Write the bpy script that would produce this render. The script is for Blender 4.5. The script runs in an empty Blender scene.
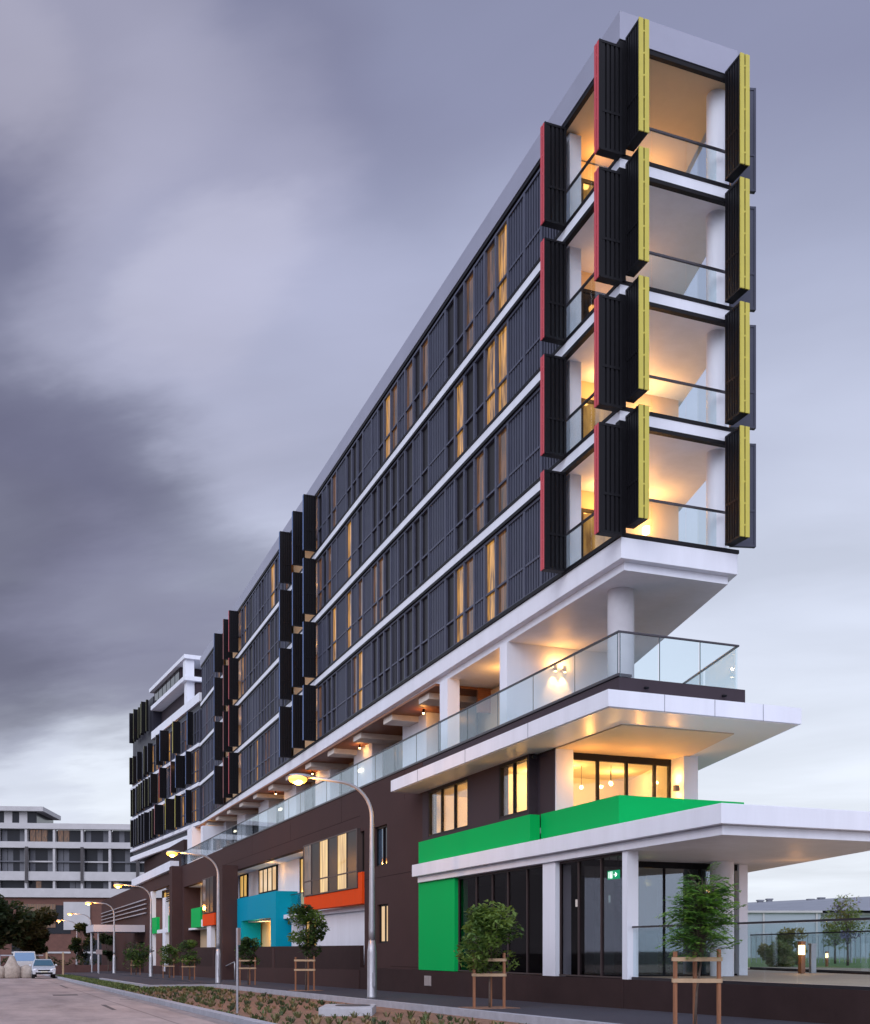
import bpy, math, random
from mathutils import Vector, Matrix
random.seed(11)
C = bpy.context.scene.collection
EYE = 1.6
R = math.radians

# ------------------------------------------------------------------ frames
TA = R(0.93)
def xf_tower(p):
    x, y, z = p
    return (x*math.cos(TA) + y*math.sin(TA), -x*math.sin(TA) + y*math.cos(TA), z)
WA = math.atan2(0.092, 1.0)
def xf_wing(p):                       # local: x = depth behind the wing's street face, y = along it
    x, y, z = p
    return xf_tower((13.6 + x*math.cos(WA) - y*math.sin(WA), 86.5 + x*math.sin(WA) + y*math.cos(WA), z))
def gz(y):
    return 0.47 - 0.0095*max(-40.0, min(160.0, y))

# ------------------------------------------------------------------ materials
MATS = {}
def mat(name, col, rough=0.6, metal=0.0, spec=0.5, noise=0.0, nscale=3.0, bump=0.0, bscale=40.0, emit=None, estr=0.0, stretch=None):
    if name in MATS: return MATS[name]
    m = bpy.data.materials.new(name); m.use_nodes = True
    nt = m.node_tree; b = nt.nodes['Principled BSDF']
    b.inputs['Base Color'].default_value = (*col, 1)
    b.inputs['Roughness'].default_value = rough
    b.inputs['Metallic'].default_value = metal
    b.inputs['Specular IOR Level'].default_value = spec
    tc = nt.nodes.new('ShaderNodeTexCoord')
    if noise > 0:
        mp = nt.nodes.new('ShaderNodeMapping')
        if stretch: mp.inputs['Scale'].default_value = stretch
        nt.links.new(tc.outputs['Object'], mp.inputs['Vector'])
        n = nt.nodes.new('ShaderNodeTexNoise'); n.inputs['Scale'].default_value = nscale; n.inputs['Detail'].default_value = 6
        n.inputs['Roughness'].default_value = 0.65
        nt.links.new(mp.outputs['Vector'], n.inputs['Vector'])
        r = nt.nodes.new('ShaderNodeMapRange'); r.inputs['From Min'].default_value = .3; r.inputs['From Max'].default_value = .7
        r.inputs['To Min'].default_value = 1-noise; r.inputs['To Max'].default_value = 1+noise
        nt.links.new(n.outputs['Fac'], r.inputs['Value'])
        mx = nt.nodes.new('ShaderNodeMix'); mx.data_type = 'RGBA'; mx.blend_type = 'MULTIPLY'; mx.inputs['Factor'].default_value = 1
        mx.inputs[6].default_value = (*col, 1)
        nt.links.new(r.outputs['Result'], mx.inputs[7]); nt.links.new(mx.outputs[2], b.inputs['Base Color'])
        r2 = nt.nodes.new('ShaderNodeMapRange'); r2.inputs['To Min'].default_value = max(0.02, rough-.1); r2.inputs['To Max'].default_value = min(1, rough+.1)
        nt.links.new(n.outputs['Fac'], r2.inputs['Value']); nt.links.new(r2.outputs['Result'], b.inputs['Roughness'])
    if bump > 0:
        n2 = nt.nodes.new('ShaderNodeTexNoise'); n2.inputs['Scale'].default_value = bscale; n2.inputs['Detail'].default_value = 4
        nt.links.new(tc.outputs['Object'], n2.inputs['Vector'])
        bp = nt.nodes.new('ShaderNodeBump'); bp.inputs['Strength'].default_value = bump; bp.inputs['Distance'].default_value = .02
        nt.links.new(n2.outputs['Fac'], bp.inputs['Height']); nt.links.new(bp.outputs['Normal'], b.inputs['Normal'])
    if emit:
        b.inputs['Emission Color'].default_value = (*emit, 1); b.inputs['Emission Strength'].default_value = estr
    MATS[name] = m
    return m

def glass_mat(name, tint, clear=0.75, rough=0.02, power=4.0, gcol=(.9, .95, 1)):
    m = bpy.data.materials.new(name); m.use_nodes = True; nt = m.node_tree
    for n in list(nt.nodes): nt.nodes.remove(n)
    out = nt.nodes.new('ShaderNodeOutputMaterial'); mix = nt.nodes.new('ShaderNodeMixShader')
    tr = nt.nodes.new('ShaderNodeBsdfTransparent'); tr.inputs['Color'].default_value = (*tint, 1)
    gl = nt.nodes.new('ShaderNodeBsdfGlossy'); gl.inputs['Roughness'].default_value = rough; gl.inputs['Color'].default_value = (*gcol, 1)
    lw = nt.nodes.new('ShaderNodeLayerWeight'); lw.inputs['Blend'].default_value = .5
    pw = nt.nodes.new('ShaderNodeMath'); pw.operation = 'POWER'; pw.inputs[1].default_value = power
    nt.links.new(lw.outputs['Facing'], pw.inputs[0])
    mr = nt.nodes.new('ShaderNodeMapRange'); mr.inputs['To Min'].default_value = 1-clear; mr.inputs['To Max'].default_value = .9
    nt.links.new(pw.outputs[0], mr.inputs['Value']); nt.links.new(mr.outputs['Result'], mix.inputs['Fac'])
    nt.links.new(tr.outputs[0], mix.inputs[1]); nt.links.new(gl.outputs[0], mix.inputs[2]); nt.links.new(mix.outputs[0], out.inputs[0])
    MATS[name] = m
    return m

def lit_mat(name, c0, c1, strength, scale=7.0):
    """A lit room behind glass with folds of a curtain."""
    m = bpy.data.materials.new(name); m.use_nodes = True; nt = m.node_tree; b = nt.nodes['Principled BSDF']
    b.inputs['Base Color'].default_value = (.05, .04, .03, 1); b.inputs['Roughness'].default_value = .08
    tc = nt.nodes.new('ShaderNodeTexCoord')
    mp = nt.nodes.new('ShaderNodeMapping'); mp.inputs['Scale'].default_value = (scale, scale, .8 if scale > 3 else .35)
    nt.links.new(tc.outputs['Object'], mp.inputs['Vector'])
    n = nt.nodes.new('ShaderNodeTexNoise'); n.inputs['Scale'].default_value = 1.4; n.inputs['Detail'].default_value = 3
    nt.links.new(mp.outputs['Vector'], n.inputs['Vector'])
    cr = nt.nodes.new('ShaderNodeValToRGB'); cr.color_ramp.elements[0].position = .33; cr.color_ramp.elements[1].position = .68
    cr.color_ramp.elements[0].color = (*c0, 1); cr.color_ramp.elements[1].color = (*c1, 1)
    nt.links.new(n.outputs['Fac'], cr.inputs['Fac']); nt.links.new(cr.outputs['Color'], b.inputs['Emission Color'])
    b.inputs['Emission Strength'].default_value = strength
    MATS[name] = m
    return m

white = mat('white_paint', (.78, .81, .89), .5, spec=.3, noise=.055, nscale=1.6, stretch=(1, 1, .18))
warm_in = mat('lamp_tinted_plaster', (.60, .47, .31), .7, noise=.03)  # plaster with the amber of the lamps mixed into its colour
soffit = mat('soffit_panel', (.74, .70, .66), .34, metal=.06, noise=.03, nscale=.5)
fascia_metal = mat('metal_fascia', (.34, .35, .44), .45, metal=.2, noise=.06, nscale=.6)
brown = mat('brown_render', (.064, .037, .036), .8, spec=.12, noise=.10, nscale=1.1, bump=.15, bscale=90)
brown2 = mat('brown_plinth', (.044, .027, .027), .85, spec=.12, noise=.14, nscale=1.6, bump=.2, bscale=80)
dark_band = mat('dark_band', (.050, .038, .047), .7, spec=.15, noise=.06)
green = mat('green_render', (.002, .43, .10), .7, spec=.08, noise=.03, nscale=1)
blue = mat('blue_render', (.001, .30, .45), .7, spec=.08, noise=.03)
orange = mat('orange_render', (.80, .075, .010), .7, spec=.08, noise=.04)
metal_dk = mat('dark_metal', (.0085, .0085, .0115), .5, spec=.16, metal=.0, noise=.15, nscale=5)
metal_fr = mat('slate_frame', (.085, .092, .135), .5, spec=.3, metal=.1, noise=.08, nscale=2)
louvre = mat('slate_louvre', (.066, .072, .108), .5, spec=.3, metal=.1, noise=.10, nscale=2)
louvre2 = mat('charcoal_louvre', (.026, .026, .040), .5, spec=.3, metal=.1, noise=.10, nscale=2)
red = mat('red_strip', (.56, .065, .085), .5, noise=.05)
yellow = mat('yellow_strip', (.56, .49, .075), .5, noise=.05)
bluestrip = mat('blue_strip', (.09, .16, .36), .45, noise=.05)
pink = mat('pink_strip', (.36, .13, .13), .5, noise=.05)
olive = mat('olive_strip', (.15, .15, .06), .5, noise=.05)
greystrip = mat('grey_strip', (.12, .13, .17), .5, noise=.05)
dglass = mat('dark_glass', (.008, .008, .012), .06, spec=.22)
dull = mat('dull_glass', (.014, .012, .014), .3, spec=.10)
rail = mat('rail_metal', (.055, .05, .06), .35, metal=.6)
timber = mat('timber_soffit', (.24, .085, .03), .5, noise=.3, nscale=3, stretch=(1, 9, 9))
galv = mat('galvanised_steel', (.42, .43, .47), .42, metal=.55, noise=.10, nscale=4)
stake = mat('hardwood_stake', (.30, .13, .065), .7, noise=.2, nscale=6, stretch=(8, 8, .6))
batten = mat('pale_batten', (.46, .32, .20), .75, noise=.12, nscale=6)
bark = mat('bark', (.11, .08, .065), .9, noise=.25, nscale=14, bump=.4, bscale=50)
concrete = mat('pale_concrete', (.45, .46, .50), .8, noise=.12, nscale=3, bump=.15, bscale=60)
kerbm = mat('kerb_concrete', (.40, .41, .46), .8, noise=.16, nscale=2.5, bump=.2, bscale=60)
bgl = glass_mat('balustrade_glass', (.90, .95, .96), .972)
shopglass = glass_mat('shop_glass', (.60, .58, .60), .985, power=6.5, gcol=(.34, .30, .33))
streetglass = glass_mat('street_glass', (.55, .68, .68), .86)
clearglass = glass_mat('clear_glass', (.86, .92, .92), .95)
lit_warm = lit_mat('lit_curtain', (.05, .018, .004), (1.0, .48, .09), .68)
lit_dim = lit_mat('dim_lit_curtain', (.006, .004, .003), (.36, .14, .035), .40)
lit_peach = lit_mat('lit_blind', (.85, .52, .25), (1.0, .78, .52), .8, 2.0)
lit_amber = lit_mat('lit_amber_room', (.20, .08, .015), (.75, .38, .09), .7, 3.2)
lit_yellow = lit_mat('lit_yellow_room', (.50, .25, .05), (1.0, .64, .20), .80, 2.6)
bulb = mat('warm_bulb', (1, .8, .5), .5, emit=(1, .62, .25), estr=14)
sodium = mat('sodium_lens', (1, .7, .3), .3, emit=(1, .27, .016), estr=3.0)

# ------------------------------------------------------------------ mesh builder
class MB:
    def __init__(s, xf=None): s.v = []; s.f = []; s.m = []; s.xf = xf; s.cur = 0
    def poly(s, pts):
        b = len(s.v); s.v += [tuple(p) for p in pts]; s.f.append(list(range(b, b+len(pts)))); s.m.append(s.cur); return s
    def faces(s, pts, fs):
        b = len(s.v); s.v += [tuple(p) for p in pts]
        for f in fs: s.f.append([b+i for i in f]); s.m.append(s.cur)
        return s
    def box(s, x0, x1, y0, y1, z0, z1):
        p = [(x0,y0,z0),(x1,y0,z0),(x1,y1,z0),(x0,y1,z0),(x0,y0,z1),(x1,y0,z1),(x1,y1,z1),(x0,y1,z1)]
        return s.faces(p, [(0,3,2,1),(4,5,6,7),(0,1,5,4),(1,2,6,5),(2,3,7,6),(3,0,4,7)])
    def prism(s, pts, z0, z1):
        n = len(pts)
        a = sum(pts[i][0]*pts[(i+1)%n][1]-pts[(i+1)%n][0]*pts[i][1] for i in range(n))
        if a < 0: pts = pts[::-1]
        zb = z0 if callable(z0) else (lambda x, y: z0); zt = z1 if callable(z1) else (lambda x, y: z1)
        p = [(x, y, zb(x, y)) for x, y in pts] + [(x, y, zt(x, y)) for x, y in pts]
        fs = [tuple(range(n-1, -1, -1)), tuple(range(n, 2*n))] + [(i, (i+1)%n, n+(i+1)%n, n+i) for i in range(n)]
        return s.faces(p, fs)
    def obox(s, c, ax, ay, az):       # oriented box: centre and three half-axis vectors
        c, ax, ay, az = map(Vector, (c, ax, ay, az))
        p = [c-ax-ay-az, c+ax-ay-az, c+ax+ay-az, c-ax+ay-az, c-ax-ay+az, c+ax-ay+az, c+ax+ay+az, c-ax+ay+az]
        return s.faces(p, [(0,3,2,1),(4,5,6,7),(0,1,5,4),(1,2,6,5),(2,3,7,6),(3,0,4,7)])
    def tube(s, path, rad, n=10, caps=True):
        path = [Vector(p) for p in path]
        rad = rad if isinstance(rad, (list, tuple)) else [rad]*len(path)
        rings = []; b = len(s.v); ref = None
        for i, p in enumerate(path):
            d = (path[min(i+1, len(path)-1)]-path[max(i-1, 0)]).normalized()
            if ref is None: ref = Vector((1,0,0)) if abs(d.x) < .9 else Vector((0,1,0))
            u = (ref - d*ref.dot(d)).normalized(); ref = u; w = d.cross(u)
            for k in range(n):
                a = 2*math.pi*k/n; s.v.append(tuple(p + (u*math.cos(a)+w*math.sin(a))*rad[i]))
        for i in range(len(path)-1):
            for k in range(n):
                s.f.append([b+i*n+k, b+i*n+(k+1)%n, b+(i+1)*n+(k+1)%n, b+(i+1)*n+k]); s.m.append(s.cur)
        if caps:
            s.f.append([b+k for k in range(n)][::-1]); s.m.append(s.cur)
            s.f.append([b+(len(path)-1)*n+k for k in range(n)]); s.m.append(s.cur)
        return s
    def ball(s, c, r, nu=10, nv=6, sc=(1,1,1)):
        b = len(s.v)
        for j in range(nv+1):
            t = math.pi*j/nv
            for i in range(nu):
                a = 2*math.pi*i/nu
                s.v.append((c[0]+r*sc[0]*math.sin(t)*math.cos(a), c[1]+r*sc[1]*math.sin(t)*math.sin(a), c[2]+r*sc[2]*math.cos(t)))
        for j in range(nv):
            for i in range(nu):
                s.f.append([b+j*nu+i, b+(j+1)*nu+i, b+(j+1)*nu+(i+1)%nu, b+j*nu+(i+1)%nu]); s.m.append(s.cur)
        return s
    def build(s, name, mats, parent=None, bevel=0, smooth=False):
        me = bpy.data.meshes.new(name)
        vs = [s.xf(p) for p in s.v] if s.xf else s.v
        if parent is not None and parent.get('_o'):
            ox, oy, oz = parent['_o']; vs = [(p[0]-ox, p[1]-oy, p[2]-oz) for p in vs]
        me.from_pydata([tuple(p) for p in vs], [], s.f); me.update()
        if not isinstance(mats, (list, tuple)): mats = [mats]
        for m in mats: me.materials.append(m)
        if len(mats) > 1: me.polygons.foreach_set('material_index', s.m)
        if smooth: me.polygons.foreach_set('use_smooth', [True]*len(me.polygons))
        o = bpy.data.objects.new(name, me); C.objects.link(o)
        if parent is not None:
            o.parent = parent
            if parent.get('_o'): o['_o'] = list(parent['_o'])
        if bevel:
            bv = o.modifiers.new('bevel', 'BEVEL'); bv.width = bevel; bv.segments = 2; bv.limit_method = 'ANGLE'
        return o

def tag(o, label=None, cat=None, group=None, kind=None):
    if label: o['label'] = label
    if cat: o['category'] = cat
    if group: o['group'] = group
    if kind: o['kind'] = kind
    return o
def thing(name, label, cat, loc, group=None):
    o = bpy.data.objects.new(name, None); C.objects.link(o); o.location = loc; o.empty_display_size = .3
    o['_o'] = list(loc)
    return tag(o, label, cat, group)
def copy_tree(o, parent=None):
    c = o.copy(); C.objects.link(c)
    if parent is not None: c.parent = parent
    for ch in list(o.children): copy_tree(ch, c)
    return c
def wall_x(mb, x0, x1, y0, y1, z0, z1, holes):
    ys = sorted({y0, y1, *[h[i] for h in holes for i in (0, 1)]}); zs = sorted({z0, z1, *[h[i] for h in holes for i in (2, 3)]})
    ys = [y for y in ys if y0 <= y <= y1]; zs = [z for z in zs if z0 <= z <= z1]
    for a, b in zip(ys, ys[1:]):
        run = None
        for c, d in zip(zs, zs[1:]):
            ym, zm = (a+b)/2, (c+d)/2
            if any(h[0] < ym < h[1] and h[2] < zm < h[3] for h in holes):
                if run: mb.box(x0, x1, a, b, *run); run = None
            else: run = (run[0], d) if run else (c, d)
        if run: mb.box(x0, x1, a, b, *run)
def leaf_mat(name, col):
    m = mat(name, col, .55, spec=.3)
    nt = m.node_tree; b = nt.nodes['Principled BSDF']; out = nt.nodes['Material Output']
    t = nt.nodes.new('ShaderNodeBsdfTranslucent'); t.inputs[0].default_value = (min(1, col[0]*1.7), min(1, col[1]*1.6), col[2], 1)
    mx = nt.nodes.new('ShaderNodeMixShader'); mx.inputs[0].default_value = .4
    nt.links.new(b.outputs[0], mx.inputs[1]); nt.links.new(t.outputs[0], mx.inputs[2]); nt.links.new(mx.outputs[0], out.inputs[0])
    return m
def boxes(name, m, parent, *bs, xf=None, bevel=0):
    return [MB(xf).box(*b).build(name, m, parent, bevel) for b in bs]
LK = 1.05
def lamp(loc, power, col=(1, .56, .20), rad=.08, name='light', spot=None, direction=None):
    l = bpy.data.lights.new(name, 'SPOT' if spot else 'POINT'); l.energy = power*LK; l.color = (col[0], col[1]*.74, col[2]*.45); l.shadow_soft_size = rad
    if spot: l.spot_size = R(spot); l.spot_blend = .6
    o = bpy.data.objects.new(name, l); C.objects.link(o); o.location = loc
    if direction: o.rotation_euler = Vector(direction).to_track_quat('-Z', 'Y').to_euler()
    return o

# ------------------------------------------------------------------ the tower (tower frame)
FL = [11.54, 14.56, 17.58, 20.60]; FH = 3.02
WK = .248
def wedge(y): return 17.0 + WK*(y-23.36)
B = thing('apartment_building', 'long wedge-ended dark apartment building with coloured folding shutters over a brown and green podium', 'building', (14.0, 23.0, .3))
T = xf_tower
def wpoly(x, y0, y1, inset=0): return [(x, y0), (wedge(y0)-inset, y0), (wedge(y1)-inset, y1), (x, y1)]
mb = MB(T); mb.prism(wpoly(13.62, 23.32, 86.5), 23.42, 24.09); mb.build('roof', fascia_metal, B)
mb = MB(T); mb.prism(wpoly(13.78, 23.48, 27.2, .16), 23.36, 23.416); mb.build('ceiling', warm_in, B)
mb = MB(T); mb.prism(wpoly(13.66, 23.36, 27.2, .05), 23.28, 23.355)
mb2 = MB(T); mb2.box(13.64, 13.76, 23.34, 86.4, 23.30, 23.417); mb2.box(13.76, 17.0, 23.34, 23.46, 23.30, 23.417); mb2.build('head_trim', metal_dk, B)
# base slab: white fascia and recessed second band
mb = MB(T); mb.prism(wpoly(13.66, 23.32, 86.3), 10.99, 11.50); mb.build('base_slab', white, B, bevel=.012)
mb = MB(T); mb.prism(wpoly(13.86, 23.52, 86.2, .2), 10.79, 10.988); mb.build('soffit', white, B)
for k in (1, 2, 3):
    mb = MB(T); mb.prism(wpoly(13.62, 23.32, 86.4), FL[k]-.30, FL[k]-.035); mb.build('floor_slab', white, B)
# core behind the screens with two notches for the open balconies
core = [(13.95, 27.2), (wedge(27.2)-.15, 27.2), (wedge(86.4)-.15, 86.4), (13.95, 86.4), (13.95, 77.2), (15.6, 77.2), (15.6, 71.0), (13.95, 71.0),
        (13.95, 57.4), (15.6, 57.4), (15.6, 51.7), (13.95, 51.7)]
mb = MB(T)
for k in range(4): mb.prism(core, FL[k]+.003, FL[k]+2.715)
mb.build('inner_wall', warm_in, B)
# dark base channel along the foot of every floor
mb = MB(T)
for k in range(4):
    mb.box(13.60, 13.74, 23.30, 86.3, FL[k]-.03, FL[k]+.06); mb.box(13.74, 17.02, 23.30, 23.44, FL[k]-.03, FL[k]+.06)
    if k: mb.box(13.60, 13.74, 23.30, 86.3, FL[k]-.40, FL[k]-.303); mb.box(13.74, 17.02, 23.30, 23.44, FL[k]-.40, FL[k]-.303)
mb.build('channel_trim', metal_dk, B)
# right-hand facade, receding: glazing strip per floor
d = Vector((WK, 1, 0)).normalized(); nrm = Vector((d.y, -d.x, 0))
for k in range(4):
    mb = MB(T)
    y = 28.0
    while y < 85:
        c = Vector((wedge(y+.9), y+.9, FL[k]+1.4)) - nrm*.06
        mb.obox(c, nrm*.05, d*.86, (0,0,1.25)); y += 1.9
    mb.build('rear_glazing', dglass, B)

# ---- panels on the street face
def panel(y0, y1, k, kind, sink=None, xf=T, xo=13.66, z0=None):
    z0 = (FL[k] if z0 is None else z0)+.062; z1 = z0+2.55; fw = .055
    fr = MB(xf); fr.box(xo, xo+.13, y0+.003, y0+fw, z0, z1); fr.box(xo, xo+.13, y1-fw, y1-.003, z0, z1)
    fr.box(xo+.004, xo+.126, y0+fw, y1-fw, z0, z0+.07); fr.box(xo+.004, xo+.126, y0+fw, y1-fw, z1-.07, z1)
    zm = z0+.92; fr.box(xo+.02, xo+.12, y0+fw, y1-fw, zm-.03, zm+.03)
    fill = MB(xf)
    if kind in ('louvre', 'louvre2'):
        n = max(3, int((y1-y0-2*fw)/.15)); w = (y1-y0-2*fw)/n
        for i in range(n):
            a = y0+fw+i*w
            fill.box(xo+.045, xo+.115, a+.30*w, a+.86*w, z0+.07, zm-.03); fill.box(xo+.045, xo+.115, a+.30*w, a+.86*w, zm+.03, z1-.07)
        fill.box(xo+.117, xo+.125, y0+fw, y1-fw, z0+.07, zm-.03); fill.box(xo+.117, xo+.125, y0+fw, y1-fw, zm+.03, z1-.07)
        m = louvre if kind == 'louvre' else louvre2
    else:
        fill.box(xo+.085, xo+.11, y0+fw, y1-fw, z0+.07, zm-.03); fill.box(xo+.085, xo+.11, y0+fw, y1-fw, zm+.03, z1-.07)
        m = {'glass': dull, 'lit': lit_warm, 'dim': lit_dim}[kind]
    if sink is not None:
        for src, mi in ((fr, 0), (fill, {'louvre':1, 'louvre2':2, 'glass':3, 'lit':4, 'dim':5}[kind])):
            b = len(sink.v); sink.v += src.v; sink.f += [[b+i for i in f] for f in src.f]; sink.m += [mi]*len(src.f)
        return
    nm = 'louvre_panel' if kind.startswith('louvre') else 'glazed_panel'
    o = fr.build(nm, metal_fr, B); fill.build('louvre' if kind.startswith('louvre') else 'pane', m, o)
widths = [1.06, 1.10, .84, .83, .80, .81, .80, .82, 1.56, .80, .76, .88, .79, .82, .81, .79, .78, 1.14, .8, .78, .82, 1.5, .8, .79, .8, .82]
cells = [26.36, 27.64]
for w in widths: cells.append(cells[-1]+w)
kk = (51.6-cells[1])/(cells[-1]-cells[1]); cells = [cells[0]] + [cells[1]+(c-cells[1])*kk for c in cells[1:]]
sec1 = list(zip(cells, cells[1:]))
sec2 = []; y = 57.5
for w in [.9, .8, .8, .8, 1.2, .8, .8, .8, .8, .8, .8, 1.2, .8, .8, .8]: sec2.append((y, min(y+w, 70.9))); y += w
sec3 = []; y = 77.3
for w in [.9, .8, .8, 1.2, .8, .8, .8, .8, .9, .9]: sec3.append((y, min(y+w, 86.3))); y += w
LIT = {(3, 3): 'lit', (3, 4): 'dim', (3, 6): 'dim', (2, 3): 'lit', (2, 4): 'lit', (2, 7): 'lit', (1, 3): 'dim', (1, 5): 'dim', (0, 3): 'dim', (0, 4): 'lit', (0, 6): 'dim', (0, 7): 'lit',
       (3, 15): 'lit', (3, 14): 'dim', (1, 19): 'dim', (2, 21): 'lit', (2, 24): 'dim', (1, 21): 'lit', (1, 23): 'lit', (0, 19): 'lit', (0, 20): 'dim', (0, 26): 'dim', (2, 26): 'dim', (1, 16): 'dim', (3, 23): 'dim', (1, 17): 'dim'}
rnd = random.Random(5)
n_l = n_g = 0; stuff = MB(T)
todo = []
for k in (0, 1, 2, 3):
    for i, (a, b) in enumerate(sec1):
        if (k, i) in LIT: kd = LIT[(k, i)]
        elif b-a > 1.0: kd = 'louvre'
        else: kd = rnd.choice(['glass', 'glass', 'glass', 'glass', 'louvre', 'louvre', 'louvre2', 'glass', 'dim' if rnd.random() < .5 else 'glass'])
        todo.append((a, b, k, kd))
for sec in (sec2, sec3):
    for k in range(4):
        for a, b in sec: todo.append((a, b, k, rnd.choice(['glass', 'louvre2', 'louvre', 'glass', 'louvre', 'louvre2', 'dim', 'glass', 'louvre2', 'lit' if rnd.random() < .4 else 'louvre'])))
todo.sort(key=lambda t: t[0])
for a, b, k, kd in todo:
    if kd.startswith('louvre'): n_l += 1; full = n_l > 100
    else: n_g += 1; full = n_g > 100
    panel(a, b, k, kd, stuff if full else None)
if stuff.v: tag(stuff.build('far_panels', [metal_fr, louvre, louvre2, dull, lit_warm, lit_dim], B), kind='stuff')

# ---- folding shutters standing out from the face: a ribbed dark leaf and a coloured edge
def shutter(xf, x0, x1, y0, y1, z0, z1, edge, axis, strip=.27, lit=False):
    """axis 'x': leaf runs in x, edge at x0. axis 'y': leaf runs in y, edge at y0."""
    zm = z0+(z1-z0)*.36
    leaf = MB(xf); st = MB(xf)
    if axis == 'x':
        leaf.box(x0+.03, x1, y0+.02, y1-.02, z0, z0+.06); leaf.box(x0+.03, x1, y0+.02, y1-.02, z1-.06, z1)
        leaf.box(x0+.03, x0+.09, y0+.024, y1-.024, z0+.06, z1-.06); leaf.box(x1-.06, x1, y0+.024, y1-.024, z0+.06, z1-.06)
        leaf.box(x0+.09, x1-.06, y0+.022, y1-.022, zm-.03, zm+.03)
        n = max(3, int((x1-x0-.15)/.10)); w = (x1-x0-.15)/n
        for i in range(n):
            a = x0+.09+i*w
            leaf.box(a, a+w*.62, y0+.03, y1-.03, z0+.06, zm-.03); leaf.box(a, a+w*.62, y0+.03, y1-.03, zm+.03, z1-.06)
            leaf.box(a+w*.62, a+w, y0+.07, y1-.07, z0+.06, zm-.03); leaf.box(a+w*.62, a+w, y0+.07, y1-.07, zm+.03, z1-.06)
        g = .018; m = (y0+y1)/2
        leaf.box(x0+.006, x0+.028, y0, y0+(y1-y0)*.16, z0+.01, z1-.01); m = y0+(y1-y0)*.58; st.box(x0, x0+.028, y0+(y1-y0)*.18, m-g, z0+.01, z1-.01); st.box(x0, x0+.028, m+g, y1, z0+.01, z1-.01)
        for q in range(5): zq = z0+.3+q*(z1-z0-.6)/4; st.box(x0+.004, x0+.024, m-g, m+g, zq-.02, zq+.02)
    else:
        leaf.box(x0+.02, x1-.02, y0+.03, y1, z0, z0+.06); leaf.box(x0+.02, x1-.02, y0+.03, y1, z1-.06, z1)
        leaf.box(x0+.024, x1-.024, y0+.03, y0+.09, z0+.06, z1-.06); leaf.box(x0+.024, x1-.024, y1-.06, y1, z0+.06, z1-.06)
        leaf.box(x0+.022, x1-.022, y0+.09, y1-.06, zm-.03, zm+.03)
        n = max(3, int((y1-y0-.15)/.10)); w = (y1-y0-.15)/n
        for i in range(n):
            a = y0+.09+i*w
            for za, zb in ((z0+.06, zm-.03), (zm+.03, z1-.06)):
                leaf.box(x0+.03, x1-.03, a, a+w*.62, za, zb); leaf.box(x0+.07, x1-.07, a+w*.62, a+w, za, zb)
        g = .018; m = (x0+x1)/2
        st.box(x0, m-g, y0, y0+.028, z0+.01, z1-.01); st.box(m+g, x1, y0, y0+.028, z0+.01, z1-.01)
        for q in range(5): zq = z0+.3+q*(z1-z0-.6)/4; st.box(m-g, m+g, y0+.004, y0+.024, zq-.02, zq+.02)
    o = leaf.build('shutter', metal_dk, B); st.build('edge_strip', edge, o)
    return o
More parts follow.
